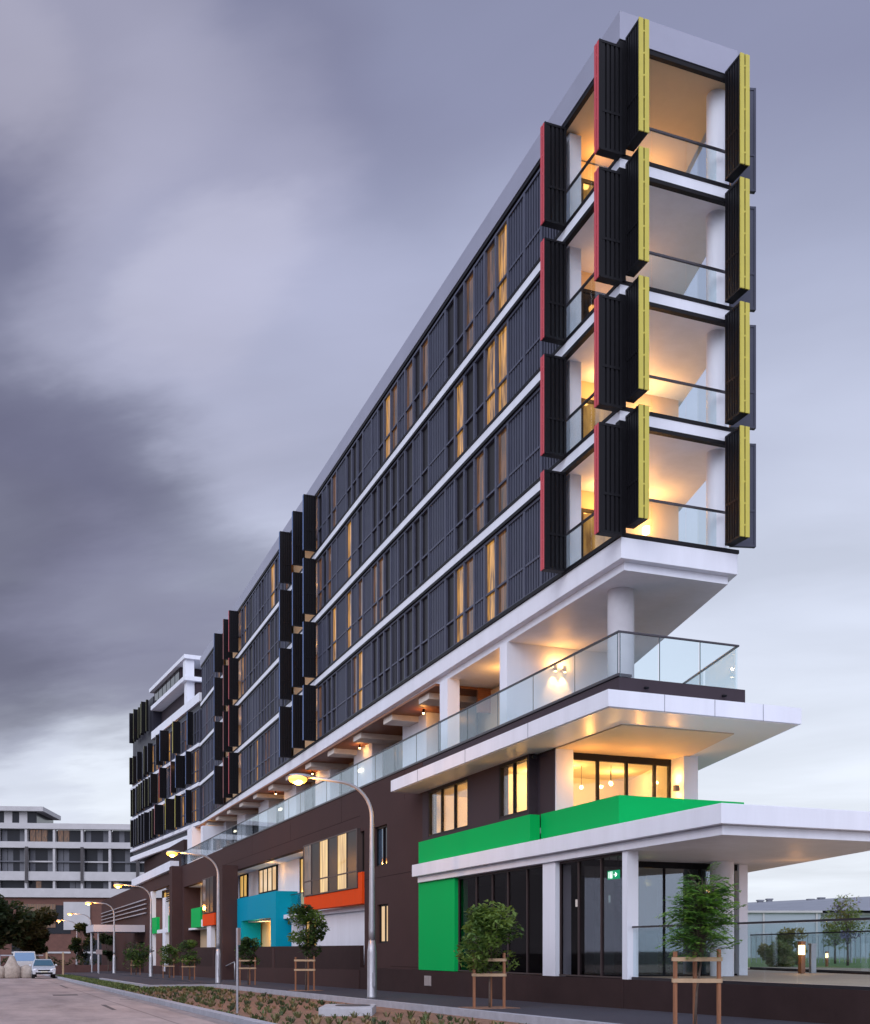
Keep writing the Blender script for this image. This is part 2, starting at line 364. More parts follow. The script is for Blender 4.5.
for k in range(4):
    z0, z1 = FL[k]+.05, FL[k]+2.68
    tag(shutter(T, 12.99, 13.62, 23.18, 23.44, z0-.10, z1-.13, red, 'x'), 'dark shutter with red edge at the corner')
    tag(shutter(T, 12.98, 13.62, 26.04, 26.30, z0-.06, z1-.10, red, 'x'), 'dark shutter with red edge')
    tag(shutter(T, 13.73, 14.0, 22.62, 23.28, z0+.12, z1+.16, yellow, 'y'), 'dark shutter with yellow edge')
    tag(shutter(T, 16.56, 16.83, 22.62, 23.28, z0+.06, z1+.14, yellow, 'y'), 'dark shutter with yellow edge')
    # leaf standing out of the right-hand face
    p = Vector((wedge(23.8), 23.8, 0)); s2 = MB(T); zc = (z0+z1)/2; hh = (z1-z0)/2
    c = p + nrm*.33 + Vector((0, 0, zc+.28))
    s2.obox(c, nrm*.29, d*.04, (0, 0, hh-.05))
    for sx in (-.31, .31): s2.obox(c+nrm*sx, nrm*.025, d*.06, (0, 0, hh))
    for zz in (-hh+.03, hh-.03, -hh*.3): s2.obox(c+Vector((0, 0, zz)), nrm*.30, d*.055, (0, 0, .03))
    s2.build('shutter', louvre, B)
    for yy in (51.75, 53.9, 56.75):
        shutter(T, 13.0, 13.62, yy-.1, yy+.1, z0, z1, bluestrip, 'x')
    for yy, e in ((71.1, red), (73.1, pink), (76.6, bluestrip)):
        shutter(T, 13.0, 13.62, yy-.1, yy+.1, z0, z1, e, 'x')
    # slim mullion closing the prow corner, round column and pier, balustrades
    mb = MB(T); mb.box(13.58, 13.76, 23.27, 23.45, FL[k]+.02, FL[k]+2.72); mb.build('corner_post', metal_dk, B)
    mb = MB(T); mb.tube([(16.80, 23.95, FL[k]+.0), (16.80, 23.95, FL[k]+2.76)], .25, 20, False); mb.build('column', white, B, smooth=True)
    mb = MB(T); mb.box(13.88, 14.22, 26.36, 27.19, FL[k]+.0, FL[k]+2.72); mb.build('pier', white, B)
    rl = MB(T); rl.box(13.70, 13.75, 23.5, 26.3, FL[k]+1.02, FL[k]+1.07); rl.box(13.75, 16.9, 23.50, 23.55, FL[k]+1.02, FL[k]+1.07)
    bo = rl.build('balustrade', rail, B)
    for (a, b) in ((13.8, 14.62), (14.64, 15.6), (15.62, 16.5)):
        g = MB(T); g.box(a, b, 23.52, 23.532, FL[k]+.06, FL[k]+1.02); g.build('glass_panel', bgl, bo)
    for (a, b) in ((23.55, 24.9), (24.92, 26.25)):
        g = MB(T); g.box(13.72, 13.732, a, b, FL[k]+.06, FL[k]+1.02); g.build('glass_panel', bgl, bo)
    # balcony door in the back wall and its timber-coloured frame
    dr = MB(T); dr.box(14.6, 14.7, 27.12, 27.195, FL[k]+.0, FL[k]+2.2); dr.box(15.6, 15.7, 27.12, 27.195, FL[k], FL[k]+2.2); dr.box(14.7, 15.6, 27.12, 27.195, FL[k]+2.1, FL[k]+2.2)
    do = dr.build('balcony_door', metal_dk, B); g = MB(T); g.box(14.7, 15.6, 27.15, 27.19, FL[k], FL[k]+2.1); g.build('pane', lit_amber if k != 2 else dglass, do)
    # side screen wall on the far side of the balcony
    # a wall lamp on the back wall
    if k != 2:
        w = tag(MB(T).box(16.62, 16.74, 27.02, 27.195, FL[k]+1.75, FL[k]+1.95).build('wall_lamp', bulb), 'lit wall lamp on balcony back wall, ' + {0: 'lowest balcony of the prow', 1: 'second balcony up the prow', 3: 'topmost balcony of the prow'}[k], 'wall lamp', 'balcony wall lamps of the prow')
        lamp(T((16.6, 26.75, FL[k]+2.1)), {0: 46, 1: 46, 3: 34}[k], (1, .60, .24), .1)
        lamp(T((15.0, 26.75, FL[k]+2.35)), {0: 26, 1: 24, 3: 22}[k], (1, .60, .24), .1)
    else:
        lamp(T((15.4, 26.4, FL[k]+2.2)), 24, (1, .58, .24), .1)
    for yy in (52.9, 55.4): lamp(T((14.9, yy, FL[k]+2.3)), 9, (1, .58, .2), .1)
    for yy in (72.2, 75.0): lamp(T((14.9, yy, FL[k]+2.3)), 9, (1, .58, .2), .1)
# tower support columns down to the terrace
def sm(o): return o

# ------------------------------------------------------------------ the far wing (bent away, with a recessed top storey)
W = xf_wing
mb = MB(W); mb.prism([(.15, .1), (16, .1), (16, 27), (.15, 27)], 10.4, 20.75); mb.build('wing_wall', louvre2, B)
mb = MB(W); mb.box(.15, 16, 17.6, 27, 20.753, 24.75); mb.build('end_tower_wall', louvre2, B)
mb = MB(W); mb.box(-.05, 16, .05, 17.5, 20.76, 21.45); mb.build('roof_parapet', white, B)
mb = MB(W); mb.box(.9, 15, 4.9, 17.5, 21.455, 23.34); mb.box(.22, 15, 7.4, 17.5, 23.76, 25.09); mb.build('penthouse_wall', dark_band, B)
mb = MB(W); mb.box(-.1, 15.9, 4.6, 17.5, 23.40, 23.75); mb.build('terrace_slab', white, B)
mb = MB(W); mb.box(-.15, 16, 4.4, 18.0, 25.1, 25.42); mb.build('roof', white, B)
boxes('pier', white, B, (.0, .72, 4.7, 5.5, 23.752, 25.098), (.2, .85, 5.1, 5.9, 21.455, 23.398), xf=W)
for yy in (7.6, 9.2, 10.8, 12.4, 14.0, 15.6): boxes('window', dglass, B, (.17, .215, yy, yy+1.4, 23.85, 25.0), xf=W)
for k in range(3):
    mb = MB(W); mb.box(-.12, .14, .0, 27, FL[k]-.30, FL[k]-.04); mb.build('floor_slab', white, B)
mb = MB(W); mb.box(-.12, .14, .0, 27, 10.3, 10.75); mb.build('base_slab', white, B)
rw = random.Random(9)
wst = MB(W)
for k in range(3):
    y = .2
    while y < 26:
        w = .82; panel(y, y+w, k, rw.choice(['glass', 'louvre', 'louvre2', 'lit', 'dim', 'lit', 'glass', 'louvre']), wst, W, -.02); y += w
tag(wst.build('wing_panels', [metal_fr, louvre, louvre2, dull, lit_warm, lit_dim], B), kind='stuff')
ec = [yellow, red, bluestrip, pink, olive, greystrip]
for k in range(4):
    y = 1.0+rw.random()*1.5
    while y < 25.6:
        if not (k == 3 and y < 17.9):
            e = rw.choice([yellow, red, bluestrip, pink, bluestrip, greystrip]) if y < 15 else rw.choice([olive, greystrip, greystrip, olive])
            z0 = (FL[k] if k < 3 else 21.6)+.05; dp = rw.choice([.62, .75, .45]) if y < 15 else rw.choice([.22, .34, .46])
            shutter(W, -.13-dp, -.13, y-.09, y+.09, z0, z0+(2.6 if k < 3 else 2.9), e, 'x')
        y += rw.choice([2.2, 3.0, 3.6, 4.2]) if y < 15 else rw.choice([1.0, 1.3, 1.6])
    if k < 3:
        for yy in (6.0+k, 12.5-k): lamp(W((-.35, yy, FL[k]+2.2)), 7, (1, .58, .2), .1)
# ------------------------------------------------------------------ podium
X0 = 13.6
# openings in the long brown wall
REC1 = (42.0, 70.9, 1.0, 6.35); BAY = (72.25, 85.2, 1.0, 6.35); BAY3 = (90.8, 103.8, .2, 6.9)
holes = [(38.79, 40.25, 4.76, 6.26), (38.69, 39.9, 1.86, 3.31), (41.46, 42.0, 4.70, 6.28), REC1, (41.44, 42.0, 1.0, 4.05), BAY, BAY3]
mb = MB(); wall_x(mb, X0, X0+.35, 35.16, 152, -1.2, 7.98, holes); mb.build('podium_wall', brown, B)
mb = MB(); mb.box(X0-.03, X0+.35, 22.48, 70, 7.985, 8.05); mb.build('glass_channel', rail, B)
# shadow-gap joints in the render
jm = mat('render_joint', (.030, .018, .018), .9, spec=.05)
for (a_, b_, z_) in ((35.2, 41.4, 4.32), (35.2, 38.4, 1.0), (42, 70, 6.9)): boxes('render_joint', jm, B, (X0-.004, X0-.0005, a_, b_, z_, z_+.018))
for y_ in (36.9, 44.5, 53, 61.5): boxes('render_joint', jm, B, (X0-.0045, X0-.001, y_, y_+.016, 6.92, 7.96))
# terrace slab (podium roof) as wedge
SK = .2656
def pw(y): return 16.97 + SK*(y-22.48)
mb = MB(); mb.prism([(X0+.01, 22.49), (pw(22.49)+.2, 22.49), (pw(90), 90), (X0+.36, 90), (X0+.36, 35.2), (X0+.01, 35.2)], 7.40, 7.97); mb.build('terrace_slab', dark_band, B)
# overflow spouts on the dark band
for x in (14.3, 16.5):
    mb = MB(); mb.tube([(x, 22.55, 7.78), (x+.02, 22.36, 7.74)], .03, 8); mb.build('overflow_spout', metal_dk, B)
# recess 1 (behind blue portal and bay window)
def room_back(y0, y1, z0, z1, x, m, nm='recess_wall'):
    mb = MB(); mb.box(x, x+.1, y0, y1, z0, z1); mb.build(nm, m, B)
room_back(42.0, 71.6, 1.0, 6.9, 14.85, white)
boxes('blade_pier', brown, B, (12.68, X0-.003, 65.4, 67.2, -.6, 6.6), (12.85, X0-.003, 86.0, 87.4, -.9, 8.0))
mb = MB(); mb.box(X0+.36, 14.84, 42.0, 71.3, 6.352, 6.43); mb.box(X0+.36, 14.84, 42, 71.3, 3.20, 3.40); mb.build('recess_soffit', white, B)
boxes('recess_side', brown, B, (X0+.352, 14.85, 71.31, 71.6, .5, 6.9), (X0+.352, 14.85, 41.7, 41.99, .5, 6.9))
def win(y0, y1, z0, z1, x, lites, m, fm=metal_dk, nm='window', fd=.10, fw=.07):
    f = MB(); f.box(x-fd, x, y0, y0+fw, z0, z1); f.box(x-fd, x, y1-fw, y1, z0, z1); f.box(x-fd, x, y0+fw, y1-fw, z0, z0+fw); f.box(x-fd, x, y0+fw, y1-fw, z1-fw, z1)
    w = (y1-y0)/lites
    for i in range(1, lites): f.box(x-fd+.005, x-.005, y0+i*w-fw*.5, y0+i*w+fw*.5, z0+fw, z1-fw)
    o = f.build(nm, fm, B)
    for i in range(lites):
        mm = m[i % len(m)] if isinstance(m, list) else m
        p = MB(); p.box(x-.045, x-.02, y0+i*w+.036, y0+(i+1)*w-.036, z0+fw, z1-fw); p.build('pane', mm, o)
    return o
skyglass = mat('sky_glass', (.10, .16, .24), .05, metal=.6)
win(38.79, 40.25, 4.76, 6.26, X0+.2, 2, [dglass, skyglass])
win(38.69, 39.9, 1.86, 3.31, X0+.2, 2, lit_peach)
win(41.46, 42.0, 4.70, 6.28, X0+.2, 1, lit_yellow)
win(60.6, 65.0, 4.9, 6.33, 14.84, 4, lit_peach); win(68.2, 70.4, 4.88, 6.33, 14.84, 2, lit_yellow)
boxes('porch_wall', mat('porch_lamplit', (.80, .62, .30), .7), B, (14.78, 14.845, 57.0, 65.3, .9, 3.19))  # yellow lamplight on the recess wall put into this panel's colour
win(53.2, 55.6, 3.42, 6.3, 14.84, 2, lit_yellow, nm='balcony_door')
win(52.2, 54.4, 1.2, 3.15, 14.84, 3, [lit_yellow, lit_dim, lit_yellow])
# blue portal
mb = MB(); wall_x(mb, X0-.05, X0+1.1, 55.8, 65.34, 1.0, 4.62, [(56.9, 64.2, .5, 3.28)]); mb.build('blue_portal', blue, B)
mb = MB(); mb.box(14.25, 14.8, 50.3, 55.78, 3.05, 3.42); mb.box(14.3, 14.8, 55.2, 55.5, 1.0, 3.048); mb.build('balcony_edge', white, B)
mb = MB(); mb.box(14.32, 14.335, 50.4, 55.7, 3.43, 4.40); gb = mb.build('balcony_glass', bgl, B)
mb = MB(); mb.box(14.3, 14.35, 50.4, 55.7, 4.40, 4.44); mb.build('handrail', rail, gb)
# projecting bay windows with orange aprons
bronze = mat('bronze_frame', (.065, .05, .052), .5, spec=.2)
def bay(y0, y1, n):
    f = MB(); xb = 13.46
    for i in range(n+1):
        yy = y0+(y1-y0)*i/n; f.box(xb, xb+.06, yy-.045, yy+.045, 4.12, 6.36)
    f.box(xb+.002, X0+.3, y0-.04, y1+.04, 4.06, 4.118); f.box(xb+.002, X0+.3, y0-.04, y1+.04, 6.362, 6.42)
    f.box(xb+.005, xb+.055, y0, y1, 4.70, 4.76)
    f.box(xb+.06, X0+.3, y0-.035, y0, 4.12, 6.36); f.box(xb+.06, X0+.3, y1, y1+.035, 4.12, 6.36)
    o = f.build('bay_window', bronze, B)
    w = (y1-y0)/n
    for i in range(n):
        p = MB(); p.box(xb+.02, xb+.04, y0+i*w+.05, y0+(i+1)*w-.05, 4.762, 6.36); p.box(xb+.02, xb+.04, y0+i*w+.05, y0+(i+1)*w-.05, 4.12, 4.698)
        p.build('pane', lit_yellow if i in (3, 1) and n > 3 else (lit_dim if i == n-1 else dull), o)
bay(42.02, 50.1, 6)
mb = MB(); mb.box(X0-.1, X0+.3, 41.46, 50.1, 3.42, 4.04); mb.box(X0-.1, X0+.3, 41.46, 41.97, 4.04, 4.66); mb.build('orange_apron', orange, B)
mb = MB(); mb.box(X0+.5, X0+.62, 42.0, 50.2, 1.0, 3.19); mb.build('recess_wall', white, B)
# second bay
room_back(72.25, 85.2, .5, 6.9, 14.85, warm_in)
mb = MB(); mb.box(X0+.36, 14.84, 72.3, 85.2, 6.352, 6.43); mb.box(X0+.36, 14.84, 72.3, 85.2, 3.10, 3.25); mb.build('recess_soffit', white, B)
mb = MB(); mb.box(X0+.352, 14.85, 85.21, 85.5, .3, 6.9); mb.build('recess_side', brown, B)
bay(72.6, 76.5, 3)
mb = MB(); mb.box(X0-.1, X0+.3, 72.3, 76.6, 3.24, 4.02); mb.build('orange_apron', orange, B)
mb = MB(); mb.prism([(X0-.06, 77.6), (X0+1.2, 77.6), (X0+1.2, 77.85), (X0+.3, 77.85), (X0+.3, 81.5), (X0-.06, 81.5)], 3.2, 4.58); mb.build('balcony_parapet', green, B)
mb = MB(); mb.box(X0-.04, X0+.2, 76.7, 77.5, 3.2, 3.7); mb.build('balcony_edge', white, B)
win(78.2, 83, 3.3, 6.3, 14.84, 3, lit_yellow); win(73, 74.6, .9, 3.0, 14.84, 1, lit_yellow)
mb = MB(); mb.box(X0+.02, X0+.3, 74.2, 75.6, .6, 3.22); mb.build('pier', white, B)
lamp((14.2, 80, 6.1), 30); lamp((14.2, 59.5, 5.9), 18, (1, .66, .34)); lamp((14.2, 61.5, 2.7), 75, (1, .70, .40)); lamp((14.2, 52.5, 5.9), 10, (1, .6, .3))
# third bay
room_back(90.8, 103.8, .0, 7.0, 14.6, warm_in)
boxes('pier', white, B, (X0-.02, X0+.3, 94.7, 96.2, -.2, 6.0), (X0-.02, X0+.3, 102.6, 103.8, -.2, 6.9))
boxes('balcony_parapet', green, B, (X0-.06, X0+.2, 99.5, 102.5, 3.06, 4.48), (X0-.06, X0+.2, 90.9, 92.6, 3.05, 4.42))
mb = MB(); mb.box(X0-.04, X0+.15, 92.7, 99.4, 3.05, 3.35); mb.build('balcony_edge', white, B)
mb = MB()
for i in range(7): mb.box(X0+.02, X0+.12, 91.0, 94.4, 5.6+i*.18, 5.7+i*.18)
mb.build('louvre', brown2, B)
win(95, 102, 5.5, 6.8, 14.59, 4, lit_yellow)
lamp((14.1, 99, 5.3), 30)
# white slats and entrance awning at the far end
mb = MB()
for i in range(4): mb.box(X0-.25, X0-.1, 106, 150, 5.0+i*.42, 5.09+i*.42)
mb.build('slat_screen', mat('grey_slat', (.36, .36, .40), .6), B)
mb = MB(); mb.box(8.9, 13.55, 107.5, 116, 3.3, 3.95); mb.build('entrance_awning', mat('awning_grey', (.50, .50, .55), .6), B)
mb = MB()
for yy in (108.2, 115.2): mb.tube([(9.4, yy, gz(yy)), (9.4, yy, 3.298)], .08, 10)
mb.build('awning_post', galv, B)
mb = MB(); mb.box(13.55, 13.59, 109, 114.5, -.5, 2.4); mb.build('entrance_door', dglass, B)
# plinth along the footpath
mb = MB(); mb.box(13.42, 13.6, 27.0, 41.5, -.4, .92); mb.box(13.44, 24.5, 5.0, 22.0, -.6, .93); mb.box(13.42, 14.2, 22.002, 26.998, -.5, .928); mb.build('plinth', brown2, B)
mb = MB(); mb.box(13.6, 30, 22.003, 36, .3, .925); mb.box(24.502, 30, 5, 22, .3, .925); mb.build('ground_slab', mat('terrace_paving', (.42, .31, .22), .7, noise=.12, nscale=1.2), B)
mb = MB(); mb.box(13.7, 24.4, 5.2, 22.0, .932, .945); mb.build('terrace_paving', MATS['terrace_paving'], B)
mb = MB(); mb.box(13.405, 13.42, 33.9, 34.5, .42, .75)
for i in range(4): mb.box(13.39, 13.405, 33.95+i*.14, 34.03+i*.14, .44, .73)
mb.build('wall_vent', mat('vent_grille', (.42, .38, .38), .5, metal=.3), B)

# ---- front part under the two canopies
# green side wall, upper green parapet
mb = MB(); mb.box(13.45, 13.9, 32.0, 35.14, .935, 3.86); mb.build('green_wall', green, B)
mb = MB(); mb.box(13.45, 13.75, 26.79, 35.14, 4.3, 5.24); mb.box(13.78, 14.0, 22.78, 26.788, 4.3, 5.26); mb.box(14.0, 17.36, 22.78, 23.0, 4.3, 5.26)
mb.prism([(17.36, 22.78), (17.36+SK*9, 31.78), (17.14+SK*9, 31.78), (17.14, 23.0)], 4.3, 5.258); mb.build('balcony_parapet', green, B)
# first floor brown wall with two lit windows
mb = MB(); wall_x(mb, X0, X0+.3, 27.15, 35.159, 4.3, 6.96, [(31.3, 34.62, 5.36, 6.9), (27.22, 29.05, 5.36, 6.9)]); mb.box(13.85, 14.05, 26.1, 27.14, 4.9, 6.955)
mb.build('upper_wall', dark_band, B)
boxes('pier', white, B, (13.85, 14.36, 26.04, 26.099, 4.9, 6.955), (17.62, 18.08, 25.74, 26.36, 4.9, 6.955))
mb = MB(); mb.prism([(13.79, 23.01), (17.1, 23.01), (17.1+SK*12, 35.0), (13.79, 35.0)], 4.75, 4.90); mb.build('balcony_slab', white, B)
lr = mat('warm_wall', (.82, .74, .62), .7)
def rx(y): return 17.65+SK*(y-26.4)
mb = MB(); mb.prism([(14.05, 35.3), (rx(35.3), 35.3), (rx(35.3), 35.4), (14.05, 35.4)], 4.9, 6.93); mb.prism([(rx(26.45), 26.45), (rx(35.3), 35.3), (rx(35.3)-.1, 35.3), (rx(26.45)-.1, 26.45)], 4.9, 6.93)
mb.prism([(14.0, 26.45), (rx(26.45)-.1, 26.45), (rx(35.3)-.1, 35.3), (14.0, 35.3)], 4.905, 4.95); mb.prism([(13.95, 26.45), (rx(26.45)-.1, 26.45), (rx(35.3)-.1, 35.3), (13.95, 35.3)], 6.88, 6.93)
mb.box(14.35, 18.4, 30.1, 30.2, 4.95, 6.88); mb.build('room_lining', lr, B)
win(31.3, 34.62, 5.36, 6.9, X0+.11, 3, clearglass); win(27.22, 29.05, 5.36, 6.9, X0+.11, 2, clearglass)
f = MB()
xs = [14.42, 15.3, 16.2, 17.1, 17.58]
for x in xs: f.box(x-.04, x+.04, 26.36, 26.44, 4.95, 6.72)
f.box(14.36, 17.62, 26.35, 26.45, 6.72, 6.93)
o = f.build('terrace_door', metal_dk, B)
for a, b in zip(xs, xs[1:]):
    p = MB(); p.box(a+.042, b-.042, 26.39, 26.405, 4.95, 6.718); p.build('pane', clearglass, o)
for (x, y, p) in ((15.3, 28.2, 75), (17.2, 28.6, 60), (15.7, 32.8, 260), (14.9, 29.3, 90)): lamp((x, y, 6.5), p, (1, .62, .26), .08)
pend = [(15.0, 27.5, 6.55), (15.7, 28.0, 6.25), (16.5, 27.7, 6.35), (15.0, 29.2, 6.4), (15.2, 29.5, 5.9), (15.3, 33.5, 6.45), (16.9, 28.4, 6.5)]
for i, (x, y, z) in enumerate(pend):
    t = thing('pendant_lamp', 'small glowing bulb hanging in the lit first floor room behind the glass', 'lamp', (x, y, z), 'pendant bulbs on the lit first floor')
    m_ = MB(); m_.ball((x, y, z), .055); m_.build('globe', bulb, t, smooth=True)
    m_ = MB(); m_.tube([(x, y, z+.05), (x, y, 6.875)], .008, 6); m_.build('flex', metal_dk, t)
# canopy two (between first floor and terrace)
mb = MB(); mb.prism([(12.6, 21.27), (17.86, 21.27), (17.86+SK*14.28, 35.55), (12.6, 35.55)], 6.957, 7.33); mb.prism([(13.3, 22.0), (17.4, 22.0), (17.4+SK*13.4, 35.4), (13.3, 35.4)], 7.332, 7.398)
mb.cur = 1
P = [(12.6, 21.27), (17.86, 21.27), (17.86+SK*14.28, 35.55), (12.6, 35.55)]
mb.prism([(12.66, 21.33), (17.80, 21.33), (17.80+SK*14.1, 35.45), (12.66, 35.45)], 6.935, 6.956)
mb.build('canopy', [white, soffit], B)
mb = MB(); mb.prism([(13.85, 22.76), (17.0, 22.7), (17.0+SK*5.5, 28.2), (13.85, 28.2)], 6.905, 6.934); mb.build('inner_ceiling', warm_in, B)
mb = MB()
for x in (14.05, 15.4, 16.75): mb.box(x-.003, x+.003, 21.262, 21.2695, 6.94, 7.33)
for y in (25.2, 29.2, 33.0): mb.box(12.592, 12.5995, y-.003, y+.003, 6.94, 7.33)
mb.build('panel_joint', metal_fr, B)
# canopy three (over the ground floor)
CK = .28
mb = MB(); mb.prism([(13.2, 18.02), (18.3, 18.02), (18.3+CK*17.1, 35.12), (13.2, 35.12)], 4.062, 4.462); mb.prism([(13.36, 18.2), (18.15, 18.2), (18.15+CK*16.8, 35.0), (13.36, 35.0)], 3.862, 4.058)
mb.build('canopy', white, B, bevel=.01)
# ground floor: white piers, dark shopfront glazing, round column, right-hand glazing
mb = MB(); mb.box(13.44, 13.9, 25.32, 26.02, .93, 3.858); mb.build('pier', white, B)
mb = MB(); mb.box(13.44, 13.73, 21.85, 22.07, .93, 3.858); mb.build('pier', white, B)
mb = MB(); mb.box(18.35, 18.62, 24.28, 24.52, .93, 3.858); mb.build('pier', white, B)
mb = MB(); mb.tube([(17.45, 23.8, .93), (17.45, 23.8, 3.858)], .30, 28, False); mb.build('column', white, B, smooth=True)
def shop(ys, z0, z1, x):
    f = MB()
    for y in ys: f.box(x, x+.09, y-.014, y+.014, z0, z1)
    f.box(x-.02, x+.1, ys[0], ys[-1], z0-.035, z0); f.box(x, x+.09, ys[0], ys[-1], z1, z1+.06)
    o = f.build('shopfront', mat('bronze_mullion', (.06, .042, .042), .5, spec=.3), B)
    for a, b in zip(ys, ys[1:]):
        p = MB(); p.box(x+.04, x+.052, a+.016, b-.016, z0, z1); p.build('pane', shopglass, o)
shop([26.04, 27.2, 28.4, 29.45, 30.6, 31.96], .98, 3.80, 13.56)
shop([22.09, 23.25, 24.35, 25.30], .98, 3.80, 13.56)
f = MB()
xs = [13.75, 15.0, 16.1, 17.2, 18.32]
for x in xs[1:-1]: f.box(x-.025, x+.025, 24.37, 24.43, .93, 3.70)
f.box(13.74, 18.34, 24.36, 24.44, 3.70, 3.858); f.box(13.74, 18.34, 24.36, 24.44, .928, .97)
o = f.build('shopfront', metal_dk, B)
for a, b in zip(xs, xs[1:]):
    p = MB(); p.box(a+.027, b-.027, 24.395, 24.407, .97, 3.698); p.build('pane', streetglass, o)
dk = mat('dark_interior', (.016, .013, .014), .85, noise=.2)
def gx(y): return 18.45+.2*(y-24.5)
mb = MB(); mb.box(13.9, 20.4, 34.8, 34.95, .93, 3.86); mb.prism([(gx(25), 25), (gx(34.8), 34.8), (gx(34.8)-.1, 34.8), (gx(25)-.1, 25)], .95, 3.78); mb.prism([(13.7, 24.5), (gx(24.5)-.1, 24.5), (gx(34.8)-.1, 34.8), (13.7, 34.8)], 3.78, 3.855); mb.prism([(13.75, 24.5), (gx(24.5)-.1, 24.5), (gx(34.8)-.1, 34.8), (13.75, 34.8)], .93, .95)
mb.box(13.75, 17.0, 28.8, 28.95, .95, 3.78); mb.build('shop_lining', dk, B)
boxes('column', mat('grey_column', (.2, .2, .2), .8), B, (15.3, 15.7, 26.2, 26.6, .95, 3.78), (17.6, 18.0, 27.6, 28.0, .95, 3.78))
ex = thing('exit_sign', 'green illuminated exit sign with running figure and arrow behind the dark shop glass', 'sign', (14.0, 23.4, 3.4))
ES = lambda q: (q[0], 23.40+(q[1]-22.6)*.82, 3.42+(q[2]-3.28)*.75)
p = MB(ES); p.box(14.0, 14.03, 22.28, 22.93, 3.14, 3.42)
gm = mat('exit_green', (.0, .3, .12), .5, emit=(.0, .50, .20), estr=1.7); wm = mat('exit_white', (.9, .9, .9), .5, emit=(.8, 1, .9), estr=2.6)
p.build('sign_face', gm, ex)
g = MB(ES)
def sq(y0, y1, z0, z1): g.box(13.985, 13.998, y0, y1, z0, z1)
# near side of the sign is small y = right in the picture: arrow on the right, door and figure on the left
sq(22.47, 22.56, 3.265, 3.295)
g.faces([(13.99, 22.47, 3.20), (13.99, 22.37, 3.28), (13.99, 22.47, 3.36)], [(0, 1, 2), (2, 1, 0)])
sq(22.64, 22.67, 3.17, 3.39); sq(22.75, 22.78, 3.17, 3.39); sq(22.67, 22.75, 3.37, 3.39)
g.ball((13.99, 22.71, 3.335), .018, 8, 5, (.4, 1, 1)); sq(22.695, 22.725, 3.24, 3.31); sq(22.66, 22.70, 3.17, 3.235); sq(22.72, 22.745, 3.17, 3.235); sq(22.83, 22.86, 3.18, 3.38)
g.build('pictogram', wm, ex)
ES = lambda q: (q[0], q[1]+.80, q[2]+.15)
p = MB(ES); p.box(14.01, 14.02, 22.4, 22.42, 3.42, 3.76); p.box(14.01, 14.02, 22.8, 22.82, 3.42, 3.76); p.build('hanger', rail, ex)
# terrace glass along the plinth (long rail) and on the far side
def balus(name, pts, z0, z1, n, label, gap=.012, cap=.04):
    t = thing(name, label, 'balustrade', (*pts[0], z0))
    a, b = Vector(pts[0]), Vector(pts[1]); dv = (b-a); L = dv.length; dv.normalize(); nv = Vector((dv.y, -dv.x))
    m = MB(); c = (a+b)/2; m.obox((c.x, c.y, z1), (dv.x*L/2, dv.y*L/2, 0), (nv.x*.03, nv.y*.03, 0), (0, 0, cap/2)); m.build('handrail', rail, t)
    m = MB(); m.obox((c.x, c.y, z0+.03), (dv.x*L/2, dv.y*L/2, 0), (nv.x*.04, nv.y*.04, 0), (0, 0, .03)); m.build('base_channel', rail, t)
    for i in range(n):
        p = a+dv*(L*(i+.5)/n); m = MB(); m.obox((p.x, p.y, (z0+z1)/2+.02), (dv.x*(L/n/2-gap), dv.y*(L/n/2-gap), 0), (nv.x*.006, nv.y*.006, 0), (0, 0, (z1-z0)/2-.05)); m.build('glass_panel', bgl, t)
    return t
balus('glass_balustrade', [(13.56, 21.8), (13.56, 5.2)], .93, 2.12, 9, 'frameless glass balustrade with black handrail along the brown plinth of the ground floor terrace')
balus('glass_balustrade', [(24.6, 31.9), (21.6, 20.6)], .95, 2.12, 6, 'frameless glass balustrade on the far garden side of the ground floor terrace')
mb = MB(); mb.prism([(24.72, 32), (21.72, 20.6), (21.48, 20.6), (24.48, 32)], .3, .948); tag(mb.build('garden_kerb', brown2), 'low dark kerb under the garden side glass balustrade of the terrace', 'kerb wall')
# terrace level: podium-roof glass balustrade
gedge = mat('glass_edge', (.06, .10, .11), .3)
def long_glass():
    t = thing('glass_balustrade', 'long frameless glass balustrade along the edge of the upper terrace over the brown wall', 'balustrade', (13.6, 22.48, 8.05))
    m = MB(); m.box(13.575, 13.63, 22.45, 88, 9.0, 9.04); m.box(13.63, 16.97, 22.45, 22.505, 9.0, 9.04)
    m.prism([(16.97, 22.45), (16.97+SK*13, 35.45), (16.92+SK*13, 35.45), (16.92, 22.5)], 9.002, 9.038); m.build('handrail', rail, t)
    y = 22.52
    ws = [2.05, 2.3, 2.25] + [2.2]*27
    for w in ws:
        if y+w > 88: break
        g = MB(); g.box(13.594, 13.606, y+.025, y+w-.025, 8.05, 9.0); g.cur = 1; g.box(13.593, 13.607, y+.008, y+.024, 8.05, 9.0); g.build('glass_panel', [bgl, gedge], t); y += w
    for a, b in ((13.62, 14.68), (14.7, 15.82), (15.84, 16.95)):
        g = MB(); g.box(a+.02, b-.02, 22.472, 22.484, 7.97, 9.0); g.cur = 1; g.box(a, a+.018, 22.471, 22.485, 7.97, 9.0); g.build('glass_panel', [bgl, gedge], t)
    dd = Vector((SK, 1, 0)).normalized(); nn = Vector((dd.y, -dd.x, 0))
    for i in range(6):
        p = Vector((16.95, 22.5, 8.49))+dd*(.1+2.2*i+1.05); g = MB(); g.obox(p, dd*1.03, nn*.006, (0, 0, .5)); g.build('glass_panel', bgl, t)
long_glass()
